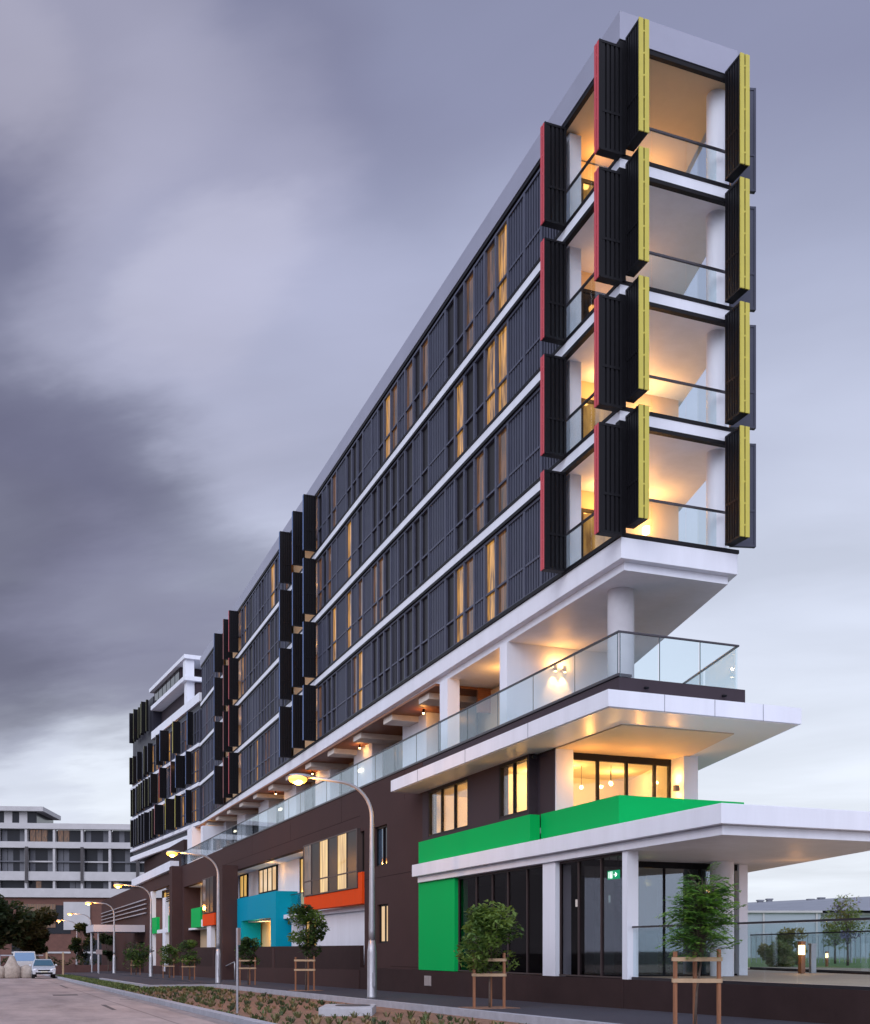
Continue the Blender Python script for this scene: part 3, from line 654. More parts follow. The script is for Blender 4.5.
# terrace level structure
mb = MB(); mb.tube([(15.0, 24.7, 7.97), (15.0, 24.7, 10.788)], .34, 32, False); mb.build('column', mat('column_shade_grey', (.52, .51, .54), .7, noise=.06), B, smooth=True)  # column toned down: its shade is put into the colour
mb = MB(); mb.box(14.3, 18.3, 30.0, 30.5, 7.97, 10.788); mb.build('cross_wall', white, B)
mb = MB(); mb.box(14.35, 14.79, 34.75, 35.45, 7.97, 10.788); mb.build('column', white, B)
mb = MB(); mb.box(14.25, 22, 35.6, 84, 10.70, 10.785); mb.build('timber_soffit', timber, B)
mb = MB(); mb.box(15.8, 22, 35.5, 35.62, 9.9, 10.70); mb.build('timber_wall', timber, B)
y = 36.6
while y < 83:
    mb = MB(); mb.box(14.4, 16.4, y, y+1.0, 10.48, 10.698); mb.build('beam', mat('cream_beam', (.66, .60, .54), .6, noise=.06), B); y += 3.9
y = 36.0; i = 0
mb = MB(); mb.box(16.3, 16.5, 31, 84, 7.97, 10.7); mb.build('terrace_wall', warm_in, B)
while y < 83:
    f = MB(); f.box(15.95, 16.05, y, y+.09, 7.97, 10.36); f.box(15.95, 16.05, y+3.5, y+3.59, 7.97, 10.36); f.box(15.95, 16.05, y+1.75, y+1.83, 7.97, 10.36)
    o = f.build('terrace_door', metal_dk, B)
    p = MB(); p.box(16.0, 16.02, y+.09, y+1.75, 7.98, 10.36); p.box(16.0, 16.02, y+1.83, y+3.5, 7.98, 10.36); p.build('pane', dull, o)
    mb = MB(); mb.box(15.5, 16.29, y+3.65, y+6.3, 7.97, 10.698); mb.build('pier', white, B)
    y += 6.5
for i, (x, y) in enumerate(((15.85, 29.85), (16.17, 29.85))):
    t = thing('downlight', 'small lit cylinder downlight washing the white terrace wall', 'downlight', (x, y, 10.2), 'paired downlights on the upper terrace wall')
    m = MB(); m.tube([(x, y, 10.02), (x, y, 10.20)], .05, 12); m.build('housing', metal_fr, t)
    m = MB(); m.tube([(x, y, 10.012), (x, y, 10.022)], .04, 12); m.build('lens', bulb, t)
    m = MB(); m.box(x-.02, x+.02, y+.04, 29.998, 10.10, 10.14); m.build('bracket', metal_fr, t)
    lamp((x, y+.02, 9.99), 55, (1, .66, .34), .03, spot=70, direction=(0, .25, -1))
    lamp((x, y-.08, 10.25), 14, (1, .60, .24), .03)
lamp((15.5, 32.8, 10.2), 32, (1, .60, .22), .1)
for y in (39.2, 47.0, 54.8, 62.6):
    t = thing('spotlight', 'tiny lit spotlight under the timber soffit of the upper terrace', 'spotlight', (15.2, y, 10.6), 'spotlights under the timber soffit')
    m = MB(); m.tube([(15.2, y, 10.56), (15.2, y, 10.699)], .045, 10); m.build('housing', metal_dk, t)
    m = MB(); m.ball((15.2, y, 10.55), .045, 8, 5); m.build('bulb', bulb, t)
    lamp((15.2, y, 10.42), 10, (1, .60, .25), .05)
for y in (47.6, 62.5, 75.2):
    t = thing('wall_light', 'white lit wall light between the terrace doors', 'wall light', (15.46, y, 9.7), 'lights on the white terrace piers')
    m = MB(); m.box(15.38, 15.498, y-.22, y+.22, 9.6, 9.72); m.build('diffuser', mat('white_diffuser', (1, 1, .9), .5, emit=(1, .85, .6), estr=3), t)
# end pier of the tower base with lit soffit
boxes('pier', white, B, (14.0, 16.2, 83.9, 86, 7.97, 10.785), (13.9, 16.3, 78.8, 79.6, 7.97, 10.36))
lamp((15.0, 82, 9.8), 40, (1, .6, .22))
mb = MB(); mb.box(13.2, 14.6, 88.2, 112, 7.0, 7.9) if False else mb.box(14.05, 30, 88.1, 112, 8.05, 10.25); mb.build('link_wall', brown2, B)
mb = MB(); mb.box(13.3, 14.0, 90, 116, 8.0, 8.7); mb.build('terrace_parapet', white, B)
# wall lights on canopy column
t = thing('wall_light', 'up and down wall light on the white column beside the lit terrace doors', 'wall light', (17.55, 26.0, 6.2))
m = MB(); m.box(17.50, 17.618, 25.95, 26.07, 5.98, 6.13); m.build('housing', metal_fr, t)
lamp((17.45, 26.0, 6.32), 16, (1, .60, .24), .03); lamp((17.45, 26.0, 5.85), 9, (1, .60, .24), .03)
lamp((14.6, 25.6, 6.3), 22, (1, .58, .22), .05); lamp((16.0, 25.4, 6.2), 22, (1, .58, .22), .05)
t = thing('security_camera', 'small dark security camera under the eave by the lit windows', 'camera', (13.75, 26.9, 6.85))
m = MB(); m.tube([(13.72, 27.14, 6.86), (13.6, 26.8, 6.8)], .05, 10); m.build('housing', metal_dk, t); m = MB(); m.tube([(13.74, 27.14, 6.86), (13.74, 27.1, 6.93)], .02, 8); m.build('bracket', metal_dk, t)
for (x, y, z) in ((15.2, 25.6, 2.95), (15.1, 27.2, 2.9)):
    t = thing('pendant_lamp', 'small white pendant in the dark shop behind the ground floor glass', 'lamp', (x, y, z), 'white pendants in the dark ground floor shop')
    m = MB(); m.tube([(x, y, z-.1), (x, y, z+.1)], .03, 8); m.build('shade', mat('pale_shade', (.9, .9, .9), .5, emit=(1, .95, .9), estr=1.2), t); m = MB(); m.tube([(x, y, z+.1), (x, y, 3.775)], .006, 6); m.build('flex', metal_dk, t)
lamp((16.4, 25.6, 3.4), 6, (1, .7, .4), .1); lamp((18.8, 22.6, 3.3), 5, (1, .6, .3), .1)

# ------------------------------------------------------------------ courtyard wall
t = thing('courtyard_wall', 'long low dark brown courtyard wall along the footpath below the coloured balconies', 'wall', (13.5, 41.5, 0))
m = MB(); m.box(13.45, 13.595, 41.52, 88, -.6, 1.78); m.build('panel', brown2, t)
m = MB(); m.prism([(13.38, 41.51), (13.448, 41.51), (13.448, 88), (13.38, 88)], -.8, lambda x, y: gz(y)+.75); m.build('base', brown, t)
m = MB()
for y in (48.9, 55.6, 66, 72, 80): m.box(13.43, 13.449, y, y+.5, -.3, 1.7)
m.build('pier', brown, t)
t = thing('entry_handrail', 'pale bent tube handrail beside the dark courtyard wall', 'handrail', (13.0, 63.5, gz(63.5)))
m = MB(); z = gz(63.5); m.tube([(12.9, 62.9, z), (12.9, 62.9, z+.95), (12.9, 63.0, z+1.05), (12.9, 65.8, z+.75), (12.9, 65.9, z+.6), (12.9, 65.9, z-.02)], .035, 8); m.build('tube', galv, t, smooth=True)

# ------------------------------------------------------------------ ground
YS = [-60, -40, 0, 20, 40, 53, 60, 77, 80, 100, 120, 140, 160, 200, 700]
def sheet(name, x0, x1, dz, m, ys=YS, kind='structure', y0=None, y1=None, thick=None):
    ys = sorted({y for y in ys if (y0 is None or y > y0) and (y1 is None or y < y1)} | ({y0} if y0 is not None else set()) | ({y1} if y1 is not None else set()))
    b = MB()
    for a, c in zip(ys, ys[1:]):
        if thick: b.faces([(x0, a, gz(a)+dz), (x1, a, gz(a)+dz), (x1, c, gz(c)+dz), (x0, c, gz(c)+dz), (x0, a, gz(a)+dz-thick), (x1, a, gz(a)+dz-thick), (x1, c, gz(c)+dz-thick), (x0, c, gz(c)+dz-thick)],
                          [(0, 1, 2, 3), (0, 4, 5, 1), (1, 5, 6, 2), (2, 6, 7, 3), (3, 7, 4, 0)])
        else: b.poly([(x0, a, gz(a)+dz), (x1, a, gz(a)+dz), (x1, c, gz(c)+dz), (x0, c, gz(c)+dz)])
    return tag(b.build(name, m), kind=kind)
terr = mat('dry_ground', (.10, .09, .07), .95, noise=.3, nscale=.4)
sheet('ground', -700, 700, -.62, terr, ys=[-700, -40, 0, 160, 900])

# concrete road with joints and stains
rm = bpy.data.materials.new('concrete_road'); rm.use_nodes = True; nt = rm.node_tree; b = nt.nodes['Principled BSDF']; b.inputs['Roughness'].default_value = .8
tc = nt.nodes.new('ShaderNodeTexCoord')
br = nt.nodes.new('ShaderNodeTexBrick'); br.offset = 0; br.inputs['Scale'].default_value = 1; br.inputs['Brick Width'].default_value = 3.6; br.inputs['Row Height'].default_value = 5.2; br.inputs['Mortar Size'].default_value = .03
br.inputs['Color1'].default_value = (.42, .335, .32, 1); br.inputs['Color2'].default_value = (.46, .37, .35, 1); br.inputs['Mortar'].default_value = (.26, .21, .20, 1)
nt.links.new(tc.outputs['Object'], br.inputs['Vector'])
n1 = nt.nodes.new('ShaderNodeTexNoise'); n1.inputs['Scale'].default_value = .55; n1.inputs['Detail'].default_value = 8; n1.inputs['Roughness'].default_value = .7
mp = nt.nodes.new('ShaderNodeMapping'); mp.inputs['Scale'].default_value = (1.4, .35, 1); nt.links.new(tc.outputs['Object'], mp.inputs['Vector']); nt.links.new(mp.outputs['Vector'], n1.inputs['Vector'])
r1 = nt.nodes.new('ShaderNodeMapRange'); r1.inputs['From Min'].default_value = .3; r1.inputs['From Max'].default_value = .7; r1.inputs['To Min'].default_value = .62; r1.inputs['To Max'].default_value = 1.26
nt.links.new(n1.outputs['Fac'], r1.inputs['Value'])
mx = nt.nodes.new('ShaderNodeMix'); mx.data_type = 'RGBA'; mx.blend_type = 'MULTIPLY'; mx.inputs['Factor'].default_value = 1
nt.links.new(br.outputs['Color'], mx.inputs[6]); nt.links.new(r1.outputs['Result'], mx.inputs[7]); nt.links.new(mx.outputs[2], b.inputs['Base Color'])
n2 = nt.nodes.new('ShaderNodeTexNoise'); n2.inputs['Scale'].default_value = 60; nt.links.new(tc.outputs['Object'], n2.inputs['Vector'])
bp = nt.nodes.new('ShaderNodeBump'); bp.inputs['Strength'].default_value = .2; bp.inputs['Distance'].default_value = .01; nt.links.new(n2.outputs['Fac'], bp.inputs['Height']); nt.links.new(bp.outputs['Normal'], b.inputs['Normal'])
sheet('road', -7.5, 4.72, -.17, rm, y0=-30, y1=150)
pm_ = mat('tar_patch', (.13, .11, .11), .85, noise=.25, nscale=3)
for (xa, ya, w_, l_) in ((4.0, 38.2, .5, .35), (3.0, 30.5, .12, 3.8), (2.2, 44, .9, 1.6), (3.4, 56, .10, 7)):
    b3 = MB(); b3.poly([(xa, ya, gz(ya)-.166), (xa+w_, ya, gz(ya)-.166), (xa+w_+.06, ya+l_, gz(ya+l_)-.166), (xa+.04, ya+l_, gz(ya+l_)-.166)]); tag(b3.build('road_patch', pm_), kind='structure')
sheet('gutter', 4.35, 4.70, -.166, mat('gutter_concrete', (.30, .26, .26), .85, noise=.25, nscale=2.5, stretch=(3, .4, 1)), y0=-30, y1=118)
sheet('kerb', 4.70, 4.95, -.045, kerbm, y0=-30, y1=118, thick=.4)
sheet('kerb', -7.9, -7.5, -.045, kerbm, y0=-30, y1=150, thick=.4)
sheet('cross_road', -120, 60, -.30, mat('asphalt', (.05, .05, .055), .85, noise=.15, nscale=1.5), y0=118, y1=152)
asph = mat('dark_asphalt_path', (.047, .045, .062), .82, noise=.16, nscale=1.8, bump=.25, bscale=120)
sheet('footpath', 10.2, 13.44, 0, asph, y0=-30, y1=150, thick=.3)
sheet('parking_strip', 6.95, 10.0, -.03, asph, y0=53.2, y1=118, thick=.2)
sheet('kerb', 10.0, 10.2, .004, kerbm, y0=-30, y1=53.2, thick=.4)
sheet('kerb', 6.75, 6.95, .004, kerbm, y0=53.2, y1=77, thick=.4)
b2 = MB(); b2.prism([(6.75, 53.0), (10.2, 53.0), (10.2, 53.2), (6.95, 53.2)], -.3, lambda x, y: gz(y)+.006); tag(b2.build('kerb', kerbm), kind='structure')
mulch = mat('bark_mulch', (.27, .15, .10), .95, noise=.5, nscale=9, bump=.9, bscale=35)
sheet('garden_bed', 4.95, 10.0, -.16, mulch, y0=-10, y1=53.0)
sheet('garden_bed', 4.95, 6.75, -.16, mulch, y0=53.0, y1=100)
# small spreading tufts, uncounted ground cover
def tufts(name, spots, nb, h, w, mats, seed):
    r = random.Random(seed); mb = MB()
    for (x, y, s) in spots:
        z = gz(y)-.165; mb.cur = r.randrange(len(mats))
        for i in range(nb):
            a = r.random()*6.283; le = s*h*(.6+.6*r.random()); out = le*(.35+.65*r.random())
            dx, dy = math.cos(a), math.sin(a); px, py = -dy*w*s, dx*w*s
            bx, by = x+dx*.03*s, y+dy*.03*s
            mb.faces([(bx-px, by-py, z), (bx+px, by+py, z), (bx+dx*out*.5+px*.9, by+dy*out*.5+py*.9, z+le*.65), (bx+dx*out*.5-px*.9, by+dy*out*.5-py*.9, z+le*.65), (bx+dx*out, by+dy*out, z+le*.75)],
                     [(0, 1, 2, 3), (3, 2, 4)])
    return tag(mb.build(name, mats), kind='stuff')
lg = [mat('tuft_green', (.085, .12, .035), .7), mat('tuft_olive', (.13, .13, .05), .7), mat('tuft_dry', (.26, .18, .085), .8), mat('tuft_dark', (.05, .075, .03), .7)]
r = random.Random(3)
spots = []
yy = 10.0
while yy < 52:
    xx = 5.2
    while xx < 9.45:
        if not (6.9 < xx+0 < 9.2 and 24.2 < yy < 27.2): spots.append((xx+r.uniform(-.16, .16), yy+r.uniform(-.16, .16), r.uniform(.7, 1.25)))
        xx += .62
    yy += .62
tufts('ground_cover', spots, 20, .17, .013, lg, 1)
spots = []
for i in range(3600):
    y = r.uniform(45, 99); xm = 9.2 if y < 52.3 else 6.35
    if y < 55 and r.random() > (y-45)/10: continue
    spots.append((r.uniform(5.05, xm), y, r.uniform(.8, 1.4)))
tufts('grass', spots, 18, .15, .015, [mat('grass_green', (.11, .17, .035), .7), mat('grass_light', (.17, .21, .06), .7), mat('grass_dark', (.075, .12, .03), .7)], 2)

# concrete pit with a round lid
t = thing('drainage_pit', 'pale square concrete drainage pit with round dark lid in the garden bed', 'drain pit', (7.93, 25.4, gz(25.6)-.17))
a = R(-21.8); ca, sa = math.cos(a), math.sin(a); zz = gz(25.6)-.17
m = MB(lambda p: (7.93+p[0]*ca-p[1]*sa, 25.4+p[0]*sa+p[1]*ca, zz+p[2])); m.box(-.62, .62, -.9, .9, 0, .215); m.build('slab', concrete, t, bevel=.015)
m = MB(lambda p: (7.93+p[0]*ca-p[1]*sa, 25.4+p[0]*sa+p[1]*ca, zz+p[2])); m.tube([(.1, .1, .216), (.1, .1, .23)], .42, 28); m.build('lid', mat('iron_lid', (.10, .10, .11), .6, metal=.5), t)

# ------------------------------------------------------------------ street lamps
def street_lamp(x, y, label, h=6.45):
    z = gz(y); t = thing('street_lamp', label, 'street lamp', (x, y, z), 'street lamps along the footpath kerb')
    m = MB(); m.tube([(x, y, z), (x, y, z+.05), (x, y, z+1.35), (x, y, z+1.75)], [.16, .14, .135, .09], 16); m.build('base_sleeve', galv, t, smooth=True)
    path = [(x, y, z+1.7)]; rad = [.095]
    for i in range(8): q = i/7; path.append((x, y, z+2+q*(h-3.1))); rad.append(.095-.035*q)
    for i in range(1, 9): q = i/8*math.pi/2*.93; path.append((x-(1-math.cos(q))*1.0, y, z+h-1.1+math.sin(q)*1.0)); rad.append(.058-.012*i/8)
    l = path[-1]; path.append((l[0]-1.0, y, l[2]+.09)); rad.append(.035)
    m = MB(); m.tube(path, rad, 12); m.build('pole', galv, t, smooth=True)
    e = path[-1]
    m = MB(); m.ball((e[0]-.28, y, e[2]+.02), .36, 14, 8, (1, .42, .22)); m.build('lamp_head', galv, t, smooth=True)
    m = MB(); m.ball((e[0]-.36, y, e[2]-.07), .28, 16, 10, (1, .66, .52)); ln = m.build('lens', sodium, t, smooth=True)
    m = MB(); m.ball((e[0]-.36, y-.03, e[2]-.13), .16, 14, 8, (1, .9, .7)); m.build('bulb', mat('sodium_bulb', (1, .8, .5), .3, emit=(1, .62, .22), estr=9), ln, smooth=True)
    m = MB(); m.box(x-.04, x+.04, y-.185, y-.15, z+.35, z+.75); m.build('access_hatch', galv, t)
    lamp((e[0]-.36, y, e[2]-.35), 230, (1, .55, .18), .2)
    return t
for i, (y, lb) in enumerate(((31.3, 'galvanised street lamp with lit orange head nearest the white canopies'), (55.2, 'street lamp with glowing orange head standing before the brown pier'), (80, 'street lamp with its pole just left of the small green balconies'),
                             (105, 'street lamp standing before the entrance awning'), (130, 'far street lamp beside the road end'), (152, 'farthest street lamp before the white apartment block'))):
    street_lamp(10.5, y, lb)
# parking sign seen edge on
def sign_post(x, y, h, label, ang, pw_=.32, ph=.45):
    z = gz(y)-.17; t = thing('sign_post', label, 'sign post', (x, y, z))
    m = MB(); m.tube([(x, y, z), (x, y, z+h)], .03, 10); m.build('pole', galv, t)
    d1 = Vector((math.cos(ang), math.sin(ang), 0)); n1_ = Vector((-d1.y, d1.x, 0))
    m = MB(); m.obox(Vector((x, y, z+h-ph/2))-n1_*.045, d1*pw_/2, n1_*.006, (0, 0, ph/2)); m.build('sign_plate', mat('sign_plate_back', (.45, .36, .37), .5, metal=.3), t)
sign_post(5.64, 27.2, 2.1, 'thin grey parking sign post seen edge on in the planted bed', R(65), .3, .42)
sign_post(9.0, 103, 2.3, 'distant sign post with a pale plate near the awning', R(10), .55, .4)

# ------------------------------------------------------------------ trees
def leaf_crown(mb, clumps, n, size, r, nm):
    for i in range(n):
        cx, cy, cz, cr, mi = r.choice(clumps)
        while True:
            p = Vector((r.uniform(-1, 1), r.uniform(-1, 1), r.uniform(-1, 1)))
            if p.length < 1: break
        p = p.normalized()*(p.length**.6)
        c = Vector((cx, cy, cz))+Vector((p.x*cr, p.y*cr, p.z*cr*.75))
        s = size*r.uniform(.6, 1.3)
        u = Vector((r.uniform(-1, 1), r.uniform(-1, 1), r.uniform(-.7, .4))).normalized(); v = u.cross(Vector((r.uniform(-.6, .6), r.uniform(-.6, .6), 1))).normalized()
        mb.cur = min(nm-1, max(0, mi + (r.random() < .2)))
        mb.faces([c-u*s, c+v*s*.45, c+u*s, c-v*s*.45], [(0, 1, 2, 3)])
def tree(name, x, y, h, trunk_h, cr, label, cat='tree', group=None, n=1500, size=.07, mats=None, seed=1, z=None, lean=(0, 0), flat=1.0, nc=26, trunk_r=.03):
    r = random.Random(seed); z = gz(y) if z is None else z
    t = thing(name, label, cat, (x, y, z), group)
    m = MB(); top = Vector((x+lean[0], y+lean[1], z+h*.86)); fork = Vector((x+lean[0]*.5, y+lean[1]*.5, z+trunk_h))
    m.tube([(x, y, z-.05), (x+lean[0]*.2, y+lean[1]*.2, z+trunk_h*.5), fork, (fork+top)/2+Vector((r.uniform(-.05, .05), 0, 0)), top], [trunk_r, trunk_r*.85, trunk_r*.7, trunk_r*.45, trunk_r*.15], 8)
    cl = []
    ch = (h-trunk_h); cz = z+trunk_h+ch*.5
    for i in range(nc):
        a = r.random()*6.283; q = r.random()**.5; zz = r.uniform(-.5, .5)
        rr = cr*math.sqrt(max(.05, 1-(zz*1.7)**2))
        cc = Vector((x+lean[0]*.8+math.cos(a)*q*rr*.8, y+lean[1]*.8+math.sin(a)*q*rr*.8, cz+zz*ch*.85*flat))
        cl.append((cc.x, cc.y, cc.z, cr*r.uniform(.26, .50), r.randrange(len(mats))))
        mid = (fork+cc)/2+Vector((r.uniform(-.1, .1)*cr, r.uniform(-.1, .1)*cr, -.05*cr)); base = fork.lerp(top, r.uniform(0, .6))
        m.tube([base, mid, cc], [trunk_r*.4, trunk_r*.25, trunk_r*.08], 5)
    m.build('trunk', bark, t, smooth=True)
    c = MB(); leaf_crown(c, cl, n, size, r, len(mats)); c.build('crown', mats, t)
    return t
lm = [leaf_mat('leaf_dark', (.035, .065, .025)), leaf_mat('leaf_mid', (.085, .155, .045)), leaf_mat('leaf_light', (.16, .25, .065))]
def guard(x, y, label, rot=0, w=.62, h=1.25):
    z = gz(y); t = thing('tree_guard', label, 'tree guard', (x, y, z), 'timber stake guards round the young street trees')
    P = [(math.cos(rot+a)*w*.62, math.sin(rot+a)*w*.62) for a in (R(205), R(335), R(90))]
    for i, (a, b) in enumerate(P):
        m = MB(); hh = h+(.04 if i % 2 else 0); m.box(x+a-.027, x+a+.027, y+b-.027, y+b+.027, z-.03, z+hh); m.build('stake', stake, t, bevel=.004)
    for zz in (z+h*.62, z+h*.90):
        for i in range(3):
            a, b = P[i], P[(i+1) % 3]; c = ((a[0]+b[0])/2, (a[1]+b[1])/2); dv = Vector((b[0]-a[0], b[1]-a[1], 0)); L = dv.length/2+.04; dv.normalize(); nv = Vector((dv.y, -dv.x, 0))
            m = MB(); m.obox((x+c[0]+nv.x*.034, y+c[1]+nv.y*.034, zz+i*.002), dv*L, nv*.009, (0, 0, .033)); m.build('rail', batten, t)
    return t
# nearest tree: feathery compound leaves
def feather_tree(x, y, h, label, seed=4):
    r = random.Random(seed); z = gz(y); t = thing('street_tree', label, 'tree', (x, y, z), 'young street trees in timber guards')
    m = MB(); c = MB()
    fork = Vector((x+.06, y, z+1.05)); m.tube([(x-.06, y, z-.05), (x-.02, y, z+.6), fork, (x+.1, y, z+1.6), (x+.08, y, z+2.15)], [.024, .021, .018, .012, .004], 8)
    for i in range(400):
        q = r.random(); s = Vector((x+.06+.04*q, y, z+1.12+1.05*q)); a = r.random()*6.283
        reach = (.20+.30*r.random())*(1.0-.40*q); out = Vector((math.cos(a)*reach, math.sin(a)*reach*.9, .05+.34*r.random()))
        if r.random() < .3: s = s+out*.35
        tip = s+out; m.tube([s, s+out*.5+Vector((0, 0, .04)), tip], [.006, .004, .002], 4, False)
        fl = r.uniform(.17, .28); fd = Vector((out.x, out.y, 0)).normalized(); mi = r.randrange(3)
        prev = tip-out*.2; tilt = r.uniform(-.16, .30)
        for k in range(11):
            w = k/10; p = prev+fd*fl*w+Vector((0, 0, fl*3*(tilt*w-.10*w*w))); sd = Vector((-fd.y, fd.x, -.1)); ll = .095*(1-.6*abs(w-.4)); c.cur = mi
            for sg in (-1, 1):
                e = p+sd*sg*ll+fd*.02+Vector((0, 0, r.uniform(-.02, .01))); c.faces([p-fd*.012, p+sd*sg*ll*.5-fd*.022, e, p+sd*sg*ll*.5+fd*.026], [(0, 1, 2, 3)])
    m.build('trunk', bark, t, smooth=True); c.build('crown', [leaf_mat('frond_a', (.18, .36, .10)), leaf_mat('frond_b', (.27, .46, .12)), leaf_mat('frond_c', (.12, .26, .085))], t)
feather_tree(10.85, 15.45, 2.4, 'feathery young street tree in front of the ground floor terrace')
G = 'young street trees in timber guards'
tree('street_tree', 10.85, 23.7, 2.35, .8, .84, 'bushy pale green young tree before the dark shop windows', group=G, n=3600, size=.075, mats=lm[1:], seed=21)
tree('street_tree', 10.9, 40.2, 3.15, 1.3, .84, 'round crowned dark young tree before the lit courtyard window', group=G, n=2800, size=.085, mats=lm, seed=22)
tree('street_tree', 11.0, 50.6, 2.25, .9, .6, 'small young tree beside the blue portal', group=G, n=1700, size=.085, mats=lm[:2], seed=23)
tree('street_tree', 11.0, 67, 2.3, .8, .85, 'young tree with a wide low crown before the brown pier', group=G, n=1500, size=.09, mats=lm, seed=24)
tree('street_tree', 11.0, 75, 2.2, .8, .7, 'young tree just right of the lamp pole by the small green balconies', group=G, n=1100, size=.1, mats=lm[1:], seed=25)
tree('street_tree', 11.0, 93, 2.5, .7, 1.3, 'spreading young tree at the corner of the entrance awning', group=G, n=1500, size=.12, mats=lm, seed=26)
for x, y, rt, lb in ((10.82, 15.45, -.55, 'timber stake guard round the nearest feathery tree'), (10.85, 23.7, -.5, 'timber guard round the bushy pale green tree'), (10.9, 40.2, -.5, 'timber guard below the round dark crown'), (11.0, 50.6, -.4, 'dark timber guard beside the blue portal'),
                     (11.0, 67, -.3, 'timber guard before the brown pier'), (11.0, 75, -.3, 'timber guard just right of the lamp pole by the small green balconies'), (11.0, 93, -.2, 'timber guard near the awning corner')):
    guard(x, y, lb, rt)
mb = MB(); mb.prism([(10.3, 23.2), (11.4, 23.2), (11.4, 24.3), (10.3, 24.3)], lambda x, y: gz(y)-.02, lambda x, y: gz(y)+.012); tag(mb.build('soil_patch', mulch), kind='structure')
mb = MB(); mb.prism([(10.35, 39.7), (11.45, 39.7), (11.45, 40.8), (10.35, 40.8)], lambda x, y: gz(y)-.02, lambda x, y: gz(y)+.012); tag(mb.build('soil_patch', mulch), kind='structure')
# far left trees
dk_l = [leaf_mat('far_leaf_dark', (.025, .042, .02)), leaf_mat('far_leaf_mid', (.045, .065, .027)), leaf_mat('far_leaf_brown', (.075, .065, .027))]
tree('broad_tree', -.5, 139, 8.8, 2.6, 4.6, 'large dark broad tree at the end of the road', n=9000, size=.42, mats=dk_l, seed=31, z=-1.0, nc=34, trunk_r=.28)
tree('broad_tree', 5.2, 141, 7.2, 2.4, 2.9, 'browner smaller tree beside the large dark tree', n=4500, size=.36, mats=dk_l[1:], seed=32, z=-1.0, nc=16, trunk_r=.2)
tree('street_tree', 9.6, 132, 5.6, 1.4, 1.5, 'slim dark tree between the far street lamps', n=1700, size=.25, mats=dk_l[:2], seed=33, z=-.9, nc=12, trunk_r=.1)
tree('street_tree', 11.8, 124, 4.3, 1.0, 1.2, 'dark shrubby tree left of the entrance awning', n=1300, size=.22, mats=dk_l[:2], seed=34, z=-.8, nc=10, trunk_r=.08)

# ------------------------------------------------------------------ car, small truck and bags
def car(x, y):
    z = gz(y)-.17; t = thing('parked_car', 'small silver white hatchback parked at the kerb facing the camera', 'car', (x, y, z))
    prof = [(0, .32), (0, .62), (.10, .74), (.95, .90), (1.75, 1.36), (2.2, 1.44), (3.2, 1.42), (3.9, 1.0), (4.05, .75), (4.05, .32)]
    m = MB(); ws = [.80, .83, .84, .82, .62, .60, .60, .70, .80, .80]
    n = len(prof); V = []
    for sx in (-1, 1):
        for (py, pz), w in zip(prof, ws): V.append((x+sx*w, y+py, z+pz))
    fs = [tuple(range(n))[::-1], tuple(range(n, 2*n))]+[(i, (i+1) % n, n+(i+1) % n, n+i) for i in range(n)]
    m.faces(V, [f[::-1] for f in fs]); m.build('body', mat('car_paint', (.62, .66, .72), .25, metal=.3), t, bevel=.04)
    m = MB(); m.faces([(x-.74, y+1.0, z+.945), (x+.74, y+1.0, z+.945), (x+.57, y+1.70, z+1.36), (x-.57, y+1.70, z+1.36)], [(0, 1, 2, 3)]); m.faces([(x-.74, y+.99, z+.96), (x+.74, y+.99, z+.96), (x+.57, y+1.69, z+1.375), (x-.57, y+1.69, z+1.375)], [(0, 1, 2, 3)]); m.build('windscreen', mat('car_glass', (.10, .22, .30), .05, metal=.5), t)
    for sx in (-1, 1):
        m = MB(); m.ball((x+sx*.60, y+.03, z+.66), .15, 10, 6, (1.2, .45, .6)); m.build('headlight', mat('headlight_glass', (.75, .8, .9), .1), t, smooth=True)
        m = MB(); m.ball((x+sx*.92, y+1.25, z+.98), .11, 8, 6, (1, .5, .75)); m.build('mirror', MATS['car_paint'], t)
        for wy in (.75, 3.2):
            m = MB(); m.tube([(x+sx*.62, y+wy, z+.31), (x+sx*.84, y+wy, z+.31)], .31, 18); w = m.build('wheel', mat('tyre', (.012, .012, .013), .9), t)
            m = MB(); m.tube([(x+sx*.84, y+wy, z+.31), (x+sx*.855, y+wy, z+.31)], .19, 14); m.build('rim', galv, w)
    m = MB(); m.box(x-.42, x+.42, y-.012, y+.0, z+.56, z+.66); m.box(x-.60, x+.60, y-.014, y-.0, z+.34, z+.47); m.build('grille', metal_dk, t)
    m = MB(); m.box(x-.24, x+.24, y-.03, y-.016, z+.47, z+.56); m.build('number_plate', mat('plate', (.7, .7, .6), .5), t)
car(3.75, 88)
